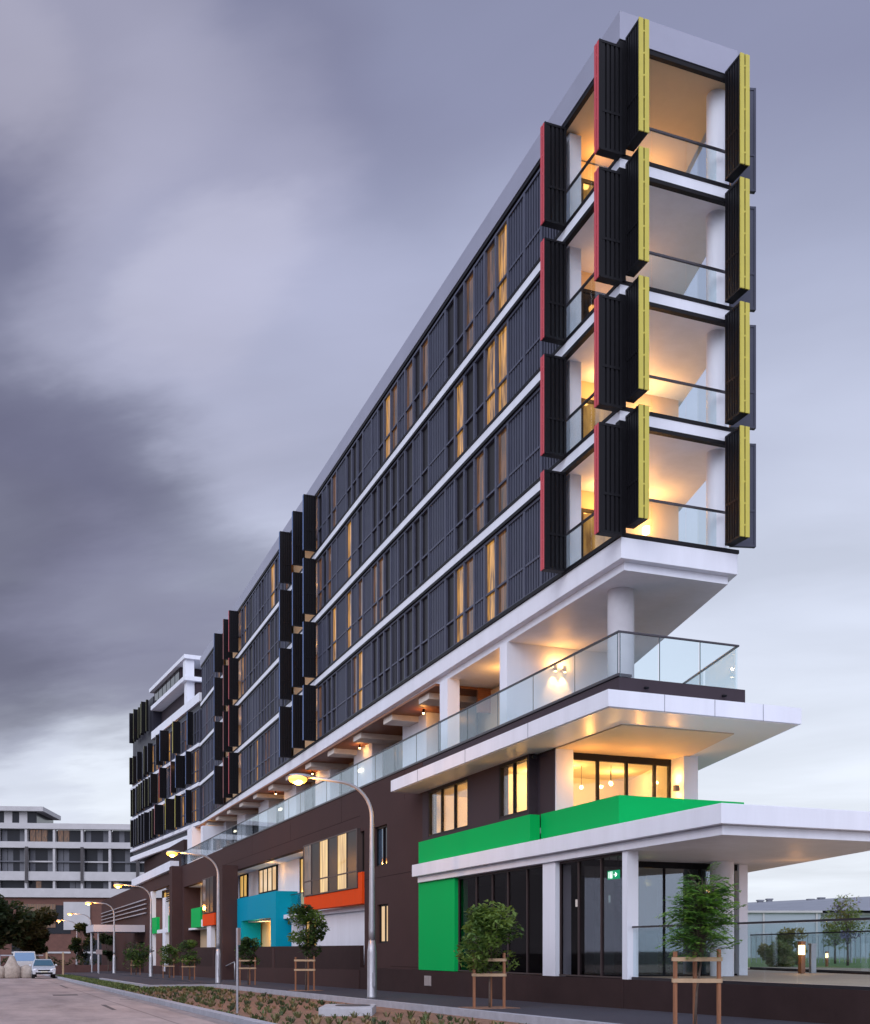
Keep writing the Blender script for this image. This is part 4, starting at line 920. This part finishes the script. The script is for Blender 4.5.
def truck(x, y):
    z = gz(y)-.17; t = thing('small_truck', 'small pale tray truck with bluish windscreen behind the bulk bags', 'truck', (x, y, z))
    m = MB(); m.prism([(x-.95, y), (x+.95, y), (x+.95, y+1.7), (x-.95, y+1.7)], z+.45, z+1.25); m.faces([(x-.93, y+.02, z+1.25), (x+.93, y+.02, z+1.25), (x+.93, y+1.7, z+1.25), (x-.93, y+1.7, z+1.25), (x-.8, y+.35, z+2.1), (x+.8, y+.35, z+2.1), (x+.8, y+1.7, z+2.1), (x-.8, y+1.7, z+2.1)], [(4, 5, 6, 7), (0, 1, 5, 4), (1, 2, 6, 5), (2, 3, 7, 6), (3, 0, 4, 7)])
    m.build('cab', mat('truck_paint', (.55, .55, .56), .4), t, bevel=.04)
    m = MB(); m.faces([(x-.82, y+.03, z+1.32), (x+.82, y+.03, z+1.32), (x+.72, y+.30, z+2.0), (x-.72, y+.30, z+2.0)], [(0, 1, 2, 3)]); m.build('windscreen', mat('truck_glass', (.16, .25, .38), .06, metal=.5), t)
    m = MB(); m.box(x-1.3, x+1.3, y+1.9, y+5, z+.7, z+.85); m.box(x-1.9, x+1.5, y+1.8, y+1.9, z+1.72, z+1.82); m.box(x-1.9, x-1.82, y+1.8, y+1.88, z+.6, z+1.82); m.build('tray', galv, t)
    for sx in (-1, 1):
        for wy in (.6, 3.9): m = MB(); m.tube([(x+sx*.7, y+wy, z+.38), (x+sx*.95, y+wy, z+.38)], .38, 16); m.build('wheel', MATS['tyre'], t)
        m = MB(); m.box(x+sx*.7-.15, x+sx*.7+.15, y-.02, y+.01, z+.7, z+.85); m.build('headlight', MATS['headlight_glass'], t)
truck(2.6, 96)
bagm = mat('bag_canvas', (.42, .36, .31), .9, noise=.25, nscale=4, bump=.6, bscale=8)
for i, (x, s, lb) in enumerate(((.55, 1, 'leftmost pale bulk bag on the road before the truck'), (1.55, 1.18, 'tallest pale bulk bag, middle of the three before the truck'), (2.6, 1, 'pale bulk bag between the middle bag and the silver car'))):
    y = 91+.1*i; z = gz(y)-.17; m = MB(); rb = random.Random(40+i); rings = []
    N = 16
    for j, (zz, rr) in enumerate(((0, .44), (.08, .50), (.45, .54), (.82, .50), (.95, .38), (1.05 if i != 1 else 1.5, .14), (1.06 if i != 1 else 1.55, .03))):
        for k in range(N):
            a = 2*math.pi*k/N; q = rr*(1+.18*abs(math.cos(2*a))**.5*0+rb.uniform(-.06, .06))*(1/max(abs(math.cos(a)), abs(math.sin(a))))**.55; rings.append((x+q*math.cos(a)*s, y+q*math.sin(a)*s, z+zz*s*.95))
    m.faces(rings, [(j*N+k, j*N+(k+1) % N, (j+1)*N+(k+1) % N, (j+1)*N+k) for j in range(6) for k in range(N)]+[tuple(range(N))[::-1], tuple(range(6*N, 7*N))])
    tag(m.build('bulk_bag', bagm, None, smooth=True), lb, 'bulk bag', 'bulk bags on the road')
# pale timber posts before the hedge
for i, (x, lb) in enumerate(((4.1, 'pale post right above the car roof'), (5.4, 'pale post left of the far lamp pole'), (7.0, 'pale post right of the far lamp pole'), (2.6, 'pale post behind the truck windscreen'))):
    z = gz(121); m = MB(); m.box(x-.09, x+.09, 120.9, 121.1, z-.3, z+2.0); m.box(x-.07, x+.07, 120.92, 121.08, z+2.0, z+2.06); tag(m.build('timber_post', batten), lb, 'post', 'pale posts at the road end')
t = thing('brick_fence', 'low red brown fence with dark hedge line across the road end', 'fence', (-20, 128, -.9)); m = MB(); m.box(-30, 12.5, 128, 128.25, -1.5, -.05); m.build('wall', mat('dull_red_brick', (.10, .045, .04), .85, noise=.2, nscale=2), t)
for i in range(18): boxes('pier', MATS['dull_red_brick'], t, (-30+i*2.4, -29.7+i*2.4, 127.95, 128.3, -1.5, .1))
hd = MB(); rr = random.Random(8); leaf_crown(hd, [(x, 129.2+rr.uniform(-.3, .3), -.2+rr.uniform(-.3, .5), .9, rr.randrange(2)) for x in [i*.9-28 for i in range(44)]], 5000, .2, rr, 2)
tag(hd.build('hedge', dk_l[:2]), 'dark clipped hedge behind the low red fence', 'hedge')

# ------------------------------------------------------------------ background apartment block (left)
bt = thing('white_apartment_block', 'white horizontal banded apartment block closing the far end of the road', 'building', (10, 211, -1))
ang = R(-15.4); cb, sb_ = math.cos(ang), math.sin(ang)
O = (23.3, 206.0)
def BG(p):       # local x: along the facade to the left (0 at right end), y depth, z
    x, y, z = p
    return (O[0]-x*cb + y*(-sb_)*-1*0 + y*math.sin(R(15.4))*-1*-1*0 + y*.26*-1, O[1]+x*.2656 + y*.964, z) if False else (O[0]-x*.964 + y*.2656, O[1]+x*.2656 + y*.964, z)
def zz_at(v, u=70): return 1.6+(950-v)/1113*200
bw = mat('far_white', (.46, .455, .47), .7, noise=.08, nscale=.6); bd = mat('far_dark_glass', (.022, .024, .03), .15, spec=.15); bb = mat('far_brick', (.13, .06, .047), .85, noise=.2, nscale=1.2)
bgrey = mat('far_grey_blind', (.10, .105, .125), .6, noise=.1)
m = MB(BG); m.box(-12, 60, 1.6, 14, -1.6, 23.0); m.build('wall', mat('far_back_wall', (.16, .15, .16), .8, noise=.1), bt)
levels = [(23.2, 24.2), (19.8, 20.9), (14.0, 15.6), (11.0, 12.6)]
for a, b_ in levels:
    m = MB(BG); m.box(-12, 60, 0, 1.6, a, b_); m.build('floor_band', bw, bt)
m = MB(BG); m.box(16.4, 60, 1.0, 14, 23.6, 26.3); m.build('penthouse_wall', bd, bt)
m = MB(BG); m.box(15.0, 60, -.4, 14, 26.3, 27.1); m.build('roof', bw, bt)
for x in (18.0, 20.6): m = MB(BG); m.box(x, x+1.4, .9, .99, 24.2, 26.3); m.build('penthouse_pier', bw, bt)
rb = random.Random(6)
rowz = [(20.9, 23.2), (15.6, 19.8), (12.6, 14.0)]
for za, zb in rowz:
    for j in range(13):
        xs_ = -11+j*4.85
        m = MB(BG); m.box(xs_-.2, xs_+.2, .25, 1.58, za, zb); m.build('fin', bw, bt)
        m = MB(BG); m.box(xs_+.3, xs_+4.5, 1.40, 1.595, za+.05, zb-.05); o = m.build('window', bd, bt)
        bm_ = bgrey if rb.random() < .75 else lit_dim
        for q in range(4):
            if rb.random() < .45: MB(BG).box(xs_+.4+q*1.02, xs_+1.3+q*1.02, 1.34, 1.398, za+.1, zb-.1).build('blind', bm_, o)
        if zb-za > 2.5:
            m = MB(BG); m.box(xs_+.3, xs_+4.5, .9, 1.39, za+1.7, za+1.95); m.build('balcony_sill', bw if j % 2 else bgrey, bt)
for xs_ in (8.3, -1.4, 17.9): m = MB(BG); m.box(xs_-.25, xs_+.25, -.25, -.01, 13.5, 20.0); m.build('downpipe', mat('dark_pipe', (.05, .045, .05), .6), bt)
m = MB(BG); m.box(-12, 60, .6, 1.6, -1.6, 10.98); m.build('brick_base', bb, bt)
for j in range(9):
    m = MB(BG); m.box(-2+j*6.2, 2.0+j*6.2, .52, .598, -1.2 if j % 2 else 4.5, 3.4 if j % 2 else 9.6); o = m.build('window', bd, bt)
    m = MB(BG); m.box(-2+j*6.2, 2+j*6.2, .44, .518, 1.0, 1.3); m.build('transom', bw, o)
m = MB(BG); m.box(7, 11.6, .3, .59, 5.2, 10.2); m.build('white_panel', bw, bt)
m = MB(BG); m.box(13, 19, .35, .5, 5.6, 9.8); m.build('lit_bay', lit_dim, bt)

# ------------------------------------------------------------------ dark brick buildings across the road, reflected in the shop glass
hb = mat('house_brick', (.055, .035, .03), .85, noise=.2, nscale=2); hr = mat('house_roof', (.06, .06, .07), .8); ha = mat('red_awning', (.22, .02, .02), .7)
for i, (y0, y1, hw, lb) in enumerate(((-12, 14, 6.0, 'dark brick shop house across the road at the camera end of the street'), (15, 40, 7.2, 'dark brick gabled house with red awning across the road from the shop glass'), (41, 68, 6.4, 'long dark brick terrace across the road from the blue portal'))):
    t = thing('shop_house', lb, 'house', (-17, (y0+y1)/2, 0), 'dark brick houses across the road')
    boxes('wall', hb, t, (-26, -15, y0, y1, -.6, hw)); ym = (y0+y1)/2
    m = MB(); m.faces([(-14.6, y0-.3, hw), (-14.6, y1+.3, hw), (-26.4, y1+.3, hw), (-26.4, y0-.3, hw), (-14.6, ym, hw+2.6), (-26.4, ym, hw+2.6)], [(0, 1, 4), (3, 5, 2), (1, 2, 5, 4), (0, 4, 5, 3), (0, 3, 2, 1)]); m.build('roof', hr, t)
    boxes('awning', ha, t, (-14.99, -13.4, y0+2, y1-2, 2.9, 3.3))
    q = y0+2
    while q < y1-3: boxes('window', dglass, t, (-15.0+.002, -14.94, q, q+1.6, 4.2, 5.7)); boxes('shop_window', dglass, t, (-14.998, -14.95, q, q+2.2, .5, 2.7)); q += 3.6

# ------------------------------------------------------------------ garden and warehouse (right)
mb = MB(); mb.poly([(24.8, 20, .78), (150, 0, .78), (150, 160, .78), (46, 130, .78), (33, 60, .78)]); tag(mb.build('lawn', mat('lawn_green', (.15, .24, .07), .9, noise=.35, nscale=.6, bump=.5, bscale=12)), kind='structure')
wt = thing('warehouse', 'long pale blue grey metal warehouse with low roof beyond the garden', 'building', (95, 105, .8))
cl = bpy.data.materials.new('corrugated_wall'); cl.use_nodes = True; nt = cl.node_tree; b = nt.nodes['Principled BSDF']; b.inputs['Base Color'].default_value = (.33, .38, .43, 1); b.inputs['Roughness'].default_value = .5
tc = nt.nodes.new('ShaderNodeTexCoord'); wv = nt.nodes.new('ShaderNodeTexWave'); wv.inputs['Scale'].default_value = 1.6; nt.links.new(tc.outputs['Object'], wv.inputs['Vector'])
bp = nt.nodes.new('ShaderNodeBump'); bp.inputs['Strength'].default_value = .5; nt.links.new(wv.outputs['Fac'], bp.inputs['Height']); nt.links.new(bp.outputs['Normal'], b.inputs['Normal'])
rfm = mat('warehouse_roof', (.24, .26, .30), .6, noise=.12, nscale=.3, stretch=(1, 5, 1))
wx0, wy0 = 79.0, 108.5
dw = Vector((.929, -.371, 0)); nw = Vector((.371, .929, 0))
def WH(p): q = Vector((wx0, wy0, 0))+dw*p[0]+nw*p[1]; return (q.x, q.y, p[2])
m = MB(WH); m.box(-8, 12.0, 0, 40, .5, 6.0); m.box(12.0, 60, 1.5, 40, .5, 6.0); m.build('wall', cl, wt)
m = MB(WH); m.box(-8.2, 12.1, -.35, -.01, 5.95, 6.2); m.box(12.15, 60, 1.2, 1.49, 5.75, 5.95); m.build('gutter', bw, wt)
m = MB(WH); m.faces([(-8.2, -.1, 6.2), (60, -.1, 6.2), (60, 22, 10.6), (-8.2, 22, 7.2), (60, 40, 6.2), (-8.2, 40, 6.2)], [(0, 1, 2, 3), (3, 2, 4, 5), (0, 3, 5), (1, 4, 2)]); m.build('roof', rfm, wt)
for px_ in (5.3, 11.5): m = MB(WH); m.box(px_-.1, px_+.1, -.16, -.02, .5, 5.94); m.build('downpipe', bw, wt)
for (q, y_) in ((5.0, 20), (6.8, 21), (10.2, 18), (12.0, 20), (16.2, 16), (18.3, 18)):
    zb = 6.2+(7.2+(q+8.2)/68.2*3.4-6.2)*(y_+.1)/22.1
    m = MB(WH); m.box(q-.32, q+.32, y_-.4, y_+.4, zb-.15, zb+.32); m.box(q-.42, q+.42, y_-.5, y_+.5, zb+.322, zb+.5); m.build('roof_vent', mat('vent_metal', (.20, .21, .24), .6, metal=.4), wt)
# bollard lights
def bollard(x, y, z, h, label, w=.07):
    t = thing('bollard_light', label, 'bollard light', (x, y, z))
    m = MB(); m.box(x-w, x+w, y-w, y+w, z, z+h*.58); m.build('post', mat('bollard_brown', (.16, .09, .06), .6), t)
    m = MB(); m.box(x-w+.005, x+w-.005, y-w+.005, y+w-.005, z+h*.582, z+h*.88); m.build('lens', mat('bollard_lens', (1, .9, .6), .4, emit=(1, .72, .32), estr=3.5), t)
    m = MB(); m.box(x-w-.008, x+w+.008, y-w-.008, y+w+.008, z+h*.882, z+h); m.build('cap', MATS['bollard_brown'], t)
    lamp((x-.25, y-.3, z+h*.7), 12, (1, .68, .32), .08)
bollard(21.5, 25.6, .93, .92, 'square brown bollard light glowing on the terrace beside a pale post')
bollard(38.5, 44.0, .78, .75, 'smaller lit bollard light out in the garden', .05)
mb = MB(); mb.box(22.1, 22.28, 25.9, 26.0, .93, 1.75); mb.box(22.08, 22.3, 25.88, 26.02, 1.75, 1.79); tag(mb.build('steel_post', galv), 'pale flat steel post right of the terrace bollard light', 'post')
# palisade fence
t = thing('palisade_fence', 'thin steel palisade fence between the garden and the warehouse', 'fence', (45, 55, .78))
m = MB(); a, b_ = Vector((36, 66, .78)), Vector((72, 42, .78)); dv = (b_-a).normalized(); L = (b_-a).length; k = 0
while k < L:
    p = a+dv*k; m.box(p.x-.02, p.x+.02, p.y-.02, p.y+.02, .7, 2.75); k += .32
m.build('palings', galv, t); m = MB()
for zz in (1.1, 2.45): c = (a+b_)/2; m.obox((c.x, c.y, zz), dv*L/2, (.03, .03, 0), (0, 0, .03))
m.build('rail', galv, t); m = MB(); k = 0
while k < L: p = a+dv*k; m.box(p.x-.05, p.x+.05, p.y-.05, p.y+.05, .5, 3.0); k += 3.6
m.build('post', galv, t)
sm_ = [leaf_mat('shrub_dark', (.13, .18, .07)), leaf_mat('shrub_mid', (.20, .26, .10)), leaf_mat('shrub_olive', (.28, .26, .12))]
for i, (x, y, h, c, lb) in enumerate(((31, 38.5, 1.25, .7, 'loose green shrub left of the bollard light'), (36.0, 43.5, 1.9, .8, 'pale leafy shrub behind the bollard light'), (37.5, 38.5, 1.1, 1.2, 'low olive shrub right of the pale steel post'), (41.5, 40.5, 1.3, 1.6, 'wide olive shrub mass below the flowering tree'), (40.5, 37, 1.4, 1.3, 'dark shrub at the right edge of the garden'))):
    tree('garden_shrub', x, y, h, .2, c, lb, 'shrub', 'shrubs in the terrace garden', n=2200, size=.11, mats=sm_, seed=50+i, z=.75, nc=16, trunk_r=.03)
tree('garden_tree', 47, 53, 3.6, .9, 1.2, 'tall thin green tree left of the flowering tree', n=1000, size=.12, mats=sm_[1:], seed=61, z=.75, nc=14, trunk_r=.07)
fl = [leaf_mat('flower_violet', (.26, .22, .50)), leaf_mat('flower_pale', (.25, .20, .42))]
tree('flowering_tree', 41.8, 46.2, 3.7, 1.0, 1.2, 'tree with violet blossom on top standing behind the glass balustrade', n=1500, size=.10, mats=[sm_[0], sm_[1], sm_[1], sm_[2], fl[0]], seed=62, z=.75, nc=22, trunk_r=.07)

# ------------------------------------------------------------------ sky, sun, camera
sc = bpy.context.scene
w = bpy.data.worlds.new('World'); sc.world = w; w.use_nodes = True; nt = w.node_tree
for n in list(nt.nodes): nt.nodes.remove(n)
L = nt.links.new
def N(t, **k):
    n = nt.nodes.new(t)
    for a, v in k.items(): setattr(n, a, v)
    return n
def MATH(op, a, b=None, c=None, clamp=False):
    n = N('ShaderNodeMath', operation=op); n.use_clamp = clamp
    for i, v in enumerate((a, b, c)):
        if v is None: continue
        if isinstance(v, (int, float)): n.inputs[i].default_value = v
        else: L(v, n.inputs[i])
    return n.outputs[0]
def MIXC(f, a, b, mode='MIX'):
    n = N('ShaderNodeMix', data_type='RGBA', blend_type=mode)
    for i, v in ((0, f), (6, a), (7, b)):
        if isinstance(v, (int, float)): n.inputs[i].default_value = v
        elif isinstance(v, tuple): n.inputs[i].default_value = (*v, 1)
        else: L(v, n.inputs[i])
    return n.outputs[2]
SUN_B, SUN_E = R(225), R(28)
sky = N('ShaderNodeTexSky', sky_type='NISHITA'); sky.sun_disc = False; sky.sun_elevation = SUN_E; sky.sun_rotation = SUN_B; sky.air_density = 1.5; sky.dust_density = 2
skb = MIXC(1.0, sky.outputs[0], (.06, .06, .06), 'MULTIPLY')
geo = N('ShaderNodeTexCoord'); sep = N('ShaderNodeSeparateXYZ'); L(geo.outputs['Generated'], sep.inputs[0])
X_, Y_, Z_ = sep.outputs
HEAD = math.atan(.3998); fw_ = (math.sin(HEAD), math.cos(HEAD)); rt_ = (math.cos(HEAD), -math.sin(HEAD))
fwd = MATH('ADD', MATH('MULTIPLY', X_, fw_[0]), MATH('MULTIPLY', Y_, fw_[1])); rgt = MATH('ADD', MATH('MULTIPLY', X_, rt_[0]), MATH('MULTIPLY', Y_, rt_[1]))
up = MATH('MAXIMUM', Z_, 0.0)
# clouds on a high plane, drawn out along the wind
den = MATH('ADD', up, .16)
cu = MATH('DIVIDE', rgt, den); cv = MATH('DIVIDE', fwd, den)
ca_, sa_ = math.cos(R(-20)), math.sin(R(-20))
wu = MATH('ADD', MATH('MULTIPLY', cu, ca_), MATH('MULTIPLY', cv, sa_)); wv_ = MATH('SUBTRACT', MATH('MULTIPLY', cv, ca_), MATH('MULTIPLY', cu, sa_))
comb = N('ShaderNodeCombineXYZ'); L(MATH('MULTIPLY', wu, .55), comb.inputs[0]); L(MATH('MULTIPLY', wv_, 1.05), comb.inputs[1])
comb.inputs[2].default_value = 3.7
no = N('ShaderNodeTexNoise'); no.inputs['Scale'].default_value = 2.0; no.inputs['Detail'].default_value = 6; no.inputs['Roughness'].default_value = .5; no.inputs['Distortion'].default_value = .35; L(comb.outputs[0], no.inputs['Vector'])
cl_ = N('ShaderNodeMapRange'); cl_.interpolation_type = 'SMOOTHSTEP'; cl_.inputs['From Min'].default_value = .36; cl_.inputs['From Max'].default_value = .66; L(no.outputs['Fac'], cl_.inputs['Value'])
# base overcast tone by height
ramp = N('ShaderNodeValToRGB'); cr = ramp.color_ramp; cr.elements[0].position = 0; cr.elements[0].color = (.80, .85, .93, 1); cr.elements[1].position = 1; cr.elements[1].color = (.18, .195, .30, 1)
for p_, c_ in ((.12, (.76, .81, .90)), (.27, (.66, .71, .85)), (.42, (.52, .56, .72)), (.51, (.395, .425, .585)), (.60, (.265, .28, .42))):
    e = cr.elements.new(p_); e.color = (*c_, 1)
L(up, ramp.inputs['Fac'])
# (degrees right of the street, elevation, radius, strength, colour)
BANKS = [(-25, 25, 15, .72, (.092, .086, .160)), (-15, 19.5, 9, .62, (.098, .093, .172)), (-24, 18, 7, .40, (.12, .115, .18)), (-23, 12.5, 7, .72, (.092, .088, .155)), (-15, 14, 5, .4, (.13, .125, .19)), (-5, 31, 11, .40, (.195, .20, .31)), (-13, 39, 9, .4, (.20, .20, .31)),
         (-20, 36.5, 8, .42, (.47, .46, .58)), (-22.5, 35, 4, .45, (.47, .46, .58)), (-11, 31.5, 8.5, .42, (.47, .47, .62)), (-8.5, 30, 5, .42, (.57, .57, .70)), (-5, 27, 9, .45, (.43, .44, .60)), (-17, 17, 6, .34, (.27, .27, .39)), (-26, 6.5, 6, .6, (.60, .64, .77)), (-19, 8.5, 5, .4, (.47, .50, .64)), (4, 26, 12, .3, (.45, .48, .65))]
# soft cloud banks: each is a direction in the sky with an angular radius, its edge broken up by wind-drawn noise
nv = N('ShaderNodeTexNoise'); nv.inputs['Scale'].default_value = 1.3; nv.inputs['Detail'].default_value = 7; nv.inputs['Roughness'].default_value = .56; L(comb.outputs[0], nv.inputs['Vector'])
off = N('ShaderNodeVectorMath', operation='SUBTRACT'); L(nv.outputs['Color'], off.inputs[0]); off.inputs[1].default_value = (.5, .5, .5)
sc_ = N('ShaderNodeVectorMath', operation='SCALE'); L(off.outputs[0], sc_.inputs[0]); sc_.inputs['Scale'].default_value = .42
ad = N('ShaderNodeVectorMath', operation='ADD'); L(geo.outputs['Generated'], ad.inputs[0]); L(sc_.outputs[0], ad.inputs[1])
nz = N('ShaderNodeVectorMath', operation='NORMALIZE'); L(ad.outputs[0], nz.inputs[0])
def bank(az, el, rad):
    # az: degrees right of the street heading
    a = HEAD+R(az); d_ = (math.sin(a)*math.cos(R(el)), math.cos(a)*math.cos(R(el)), math.sin(R(el)))
    dt = N('ShaderNodeVectorMath', operation='DOT_PRODUCT'); L(nz.outputs[0], dt.inputs[0]); dt.inputs[1].default_value = d_
    mr = N('ShaderNodeMapRange'); mr.interpolation_type = 'SMOOTHERSTEP'; mr.inputs['From Min'].default_value = math.cos(R(rad)); mr.inputs['From Max'].default_value = math.cos(R(rad*.12)); L(dt.outputs['Value'], mr.inputs['Value'])
    return mr.outputs[0]
c2 = ramp.outputs[0]
for az, el, rad, st, colr in BANKS:
    c2 = MIXC(MATH('MULTIPLY', bank(az, el, rad), st), c2, colr)
streak = N('ShaderNodeMapRange'); streak.inputs['From Min'].default_value = .3; streak.inputs['From Max'].default_value = .7; streak.inputs['To Min'].default_value = .88; streak.inputs['To Max'].default_value = 1.12; L(no.outputs['Fac'], streak.inputs['Value'])
c2 = MIXC(1.0, c2, streak.outputs[0], 'MULTIPLY')
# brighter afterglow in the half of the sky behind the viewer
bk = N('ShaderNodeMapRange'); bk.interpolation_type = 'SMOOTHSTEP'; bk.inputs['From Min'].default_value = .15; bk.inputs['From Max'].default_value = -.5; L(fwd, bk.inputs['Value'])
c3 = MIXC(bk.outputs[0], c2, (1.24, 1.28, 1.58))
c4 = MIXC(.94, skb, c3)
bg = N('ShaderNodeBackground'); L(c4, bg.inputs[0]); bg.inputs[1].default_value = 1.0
wo = N('ShaderNodeOutputWorld'); L(bg.outputs[0], wo.inputs[0])

sl = bpy.data.lights.new('sun', 'SUN'); sl.energy = .8; sl.angle = R(35); sl.color = (.97, .96, 1)
so = bpy.data.objects.new('sun', sl); C.objects.link(so)
sv = Vector((math.sin(SUN_B)*math.cos(SUN_E), math.cos(SUN_B)*math.cos(SUN_E), math.sin(SUN_E))); so.rotation_euler = (-sv).to_track_quat('-Z', 'Y').to_euler(); so.location = (0, 0, 60)

cd = bpy.data.cameras.new('camera'); co = bpy.data.objects.new('camera', cd); C.objects.link(co); sc.camera = co
co.location = (0, 0, EYE); co.rotation_euler = (R(90), 0, -HEAD)
cd.sensor_fit = 'HORIZONTAL'; cd.sensor_width = 36; cd.lens = 1113/870*36; cd.shift_y = 438/870; cd.clip_start = .1; cd.clip_end = 3000
sc.view_settings.view_transform = 'Standard'; sc.view_settings.look = 'None'; sc.view_settings.exposure = 0.12; sc.view_settings.gamma = 1; sc.view_settings.use_curve_mapping = False
sc.cycles.use_denoising = True; sc.cycles.max_bounces = 6; sc.cycles.diffuse_bounces = 3; sc.cycles.glossy_bounces = 3; sc.cycles.transparent_max_bounces = 14; sc.cycles.sample_clamp_indirect = 3
for o in bpy.data.objects:
    if '_o' in o: del o['_o']
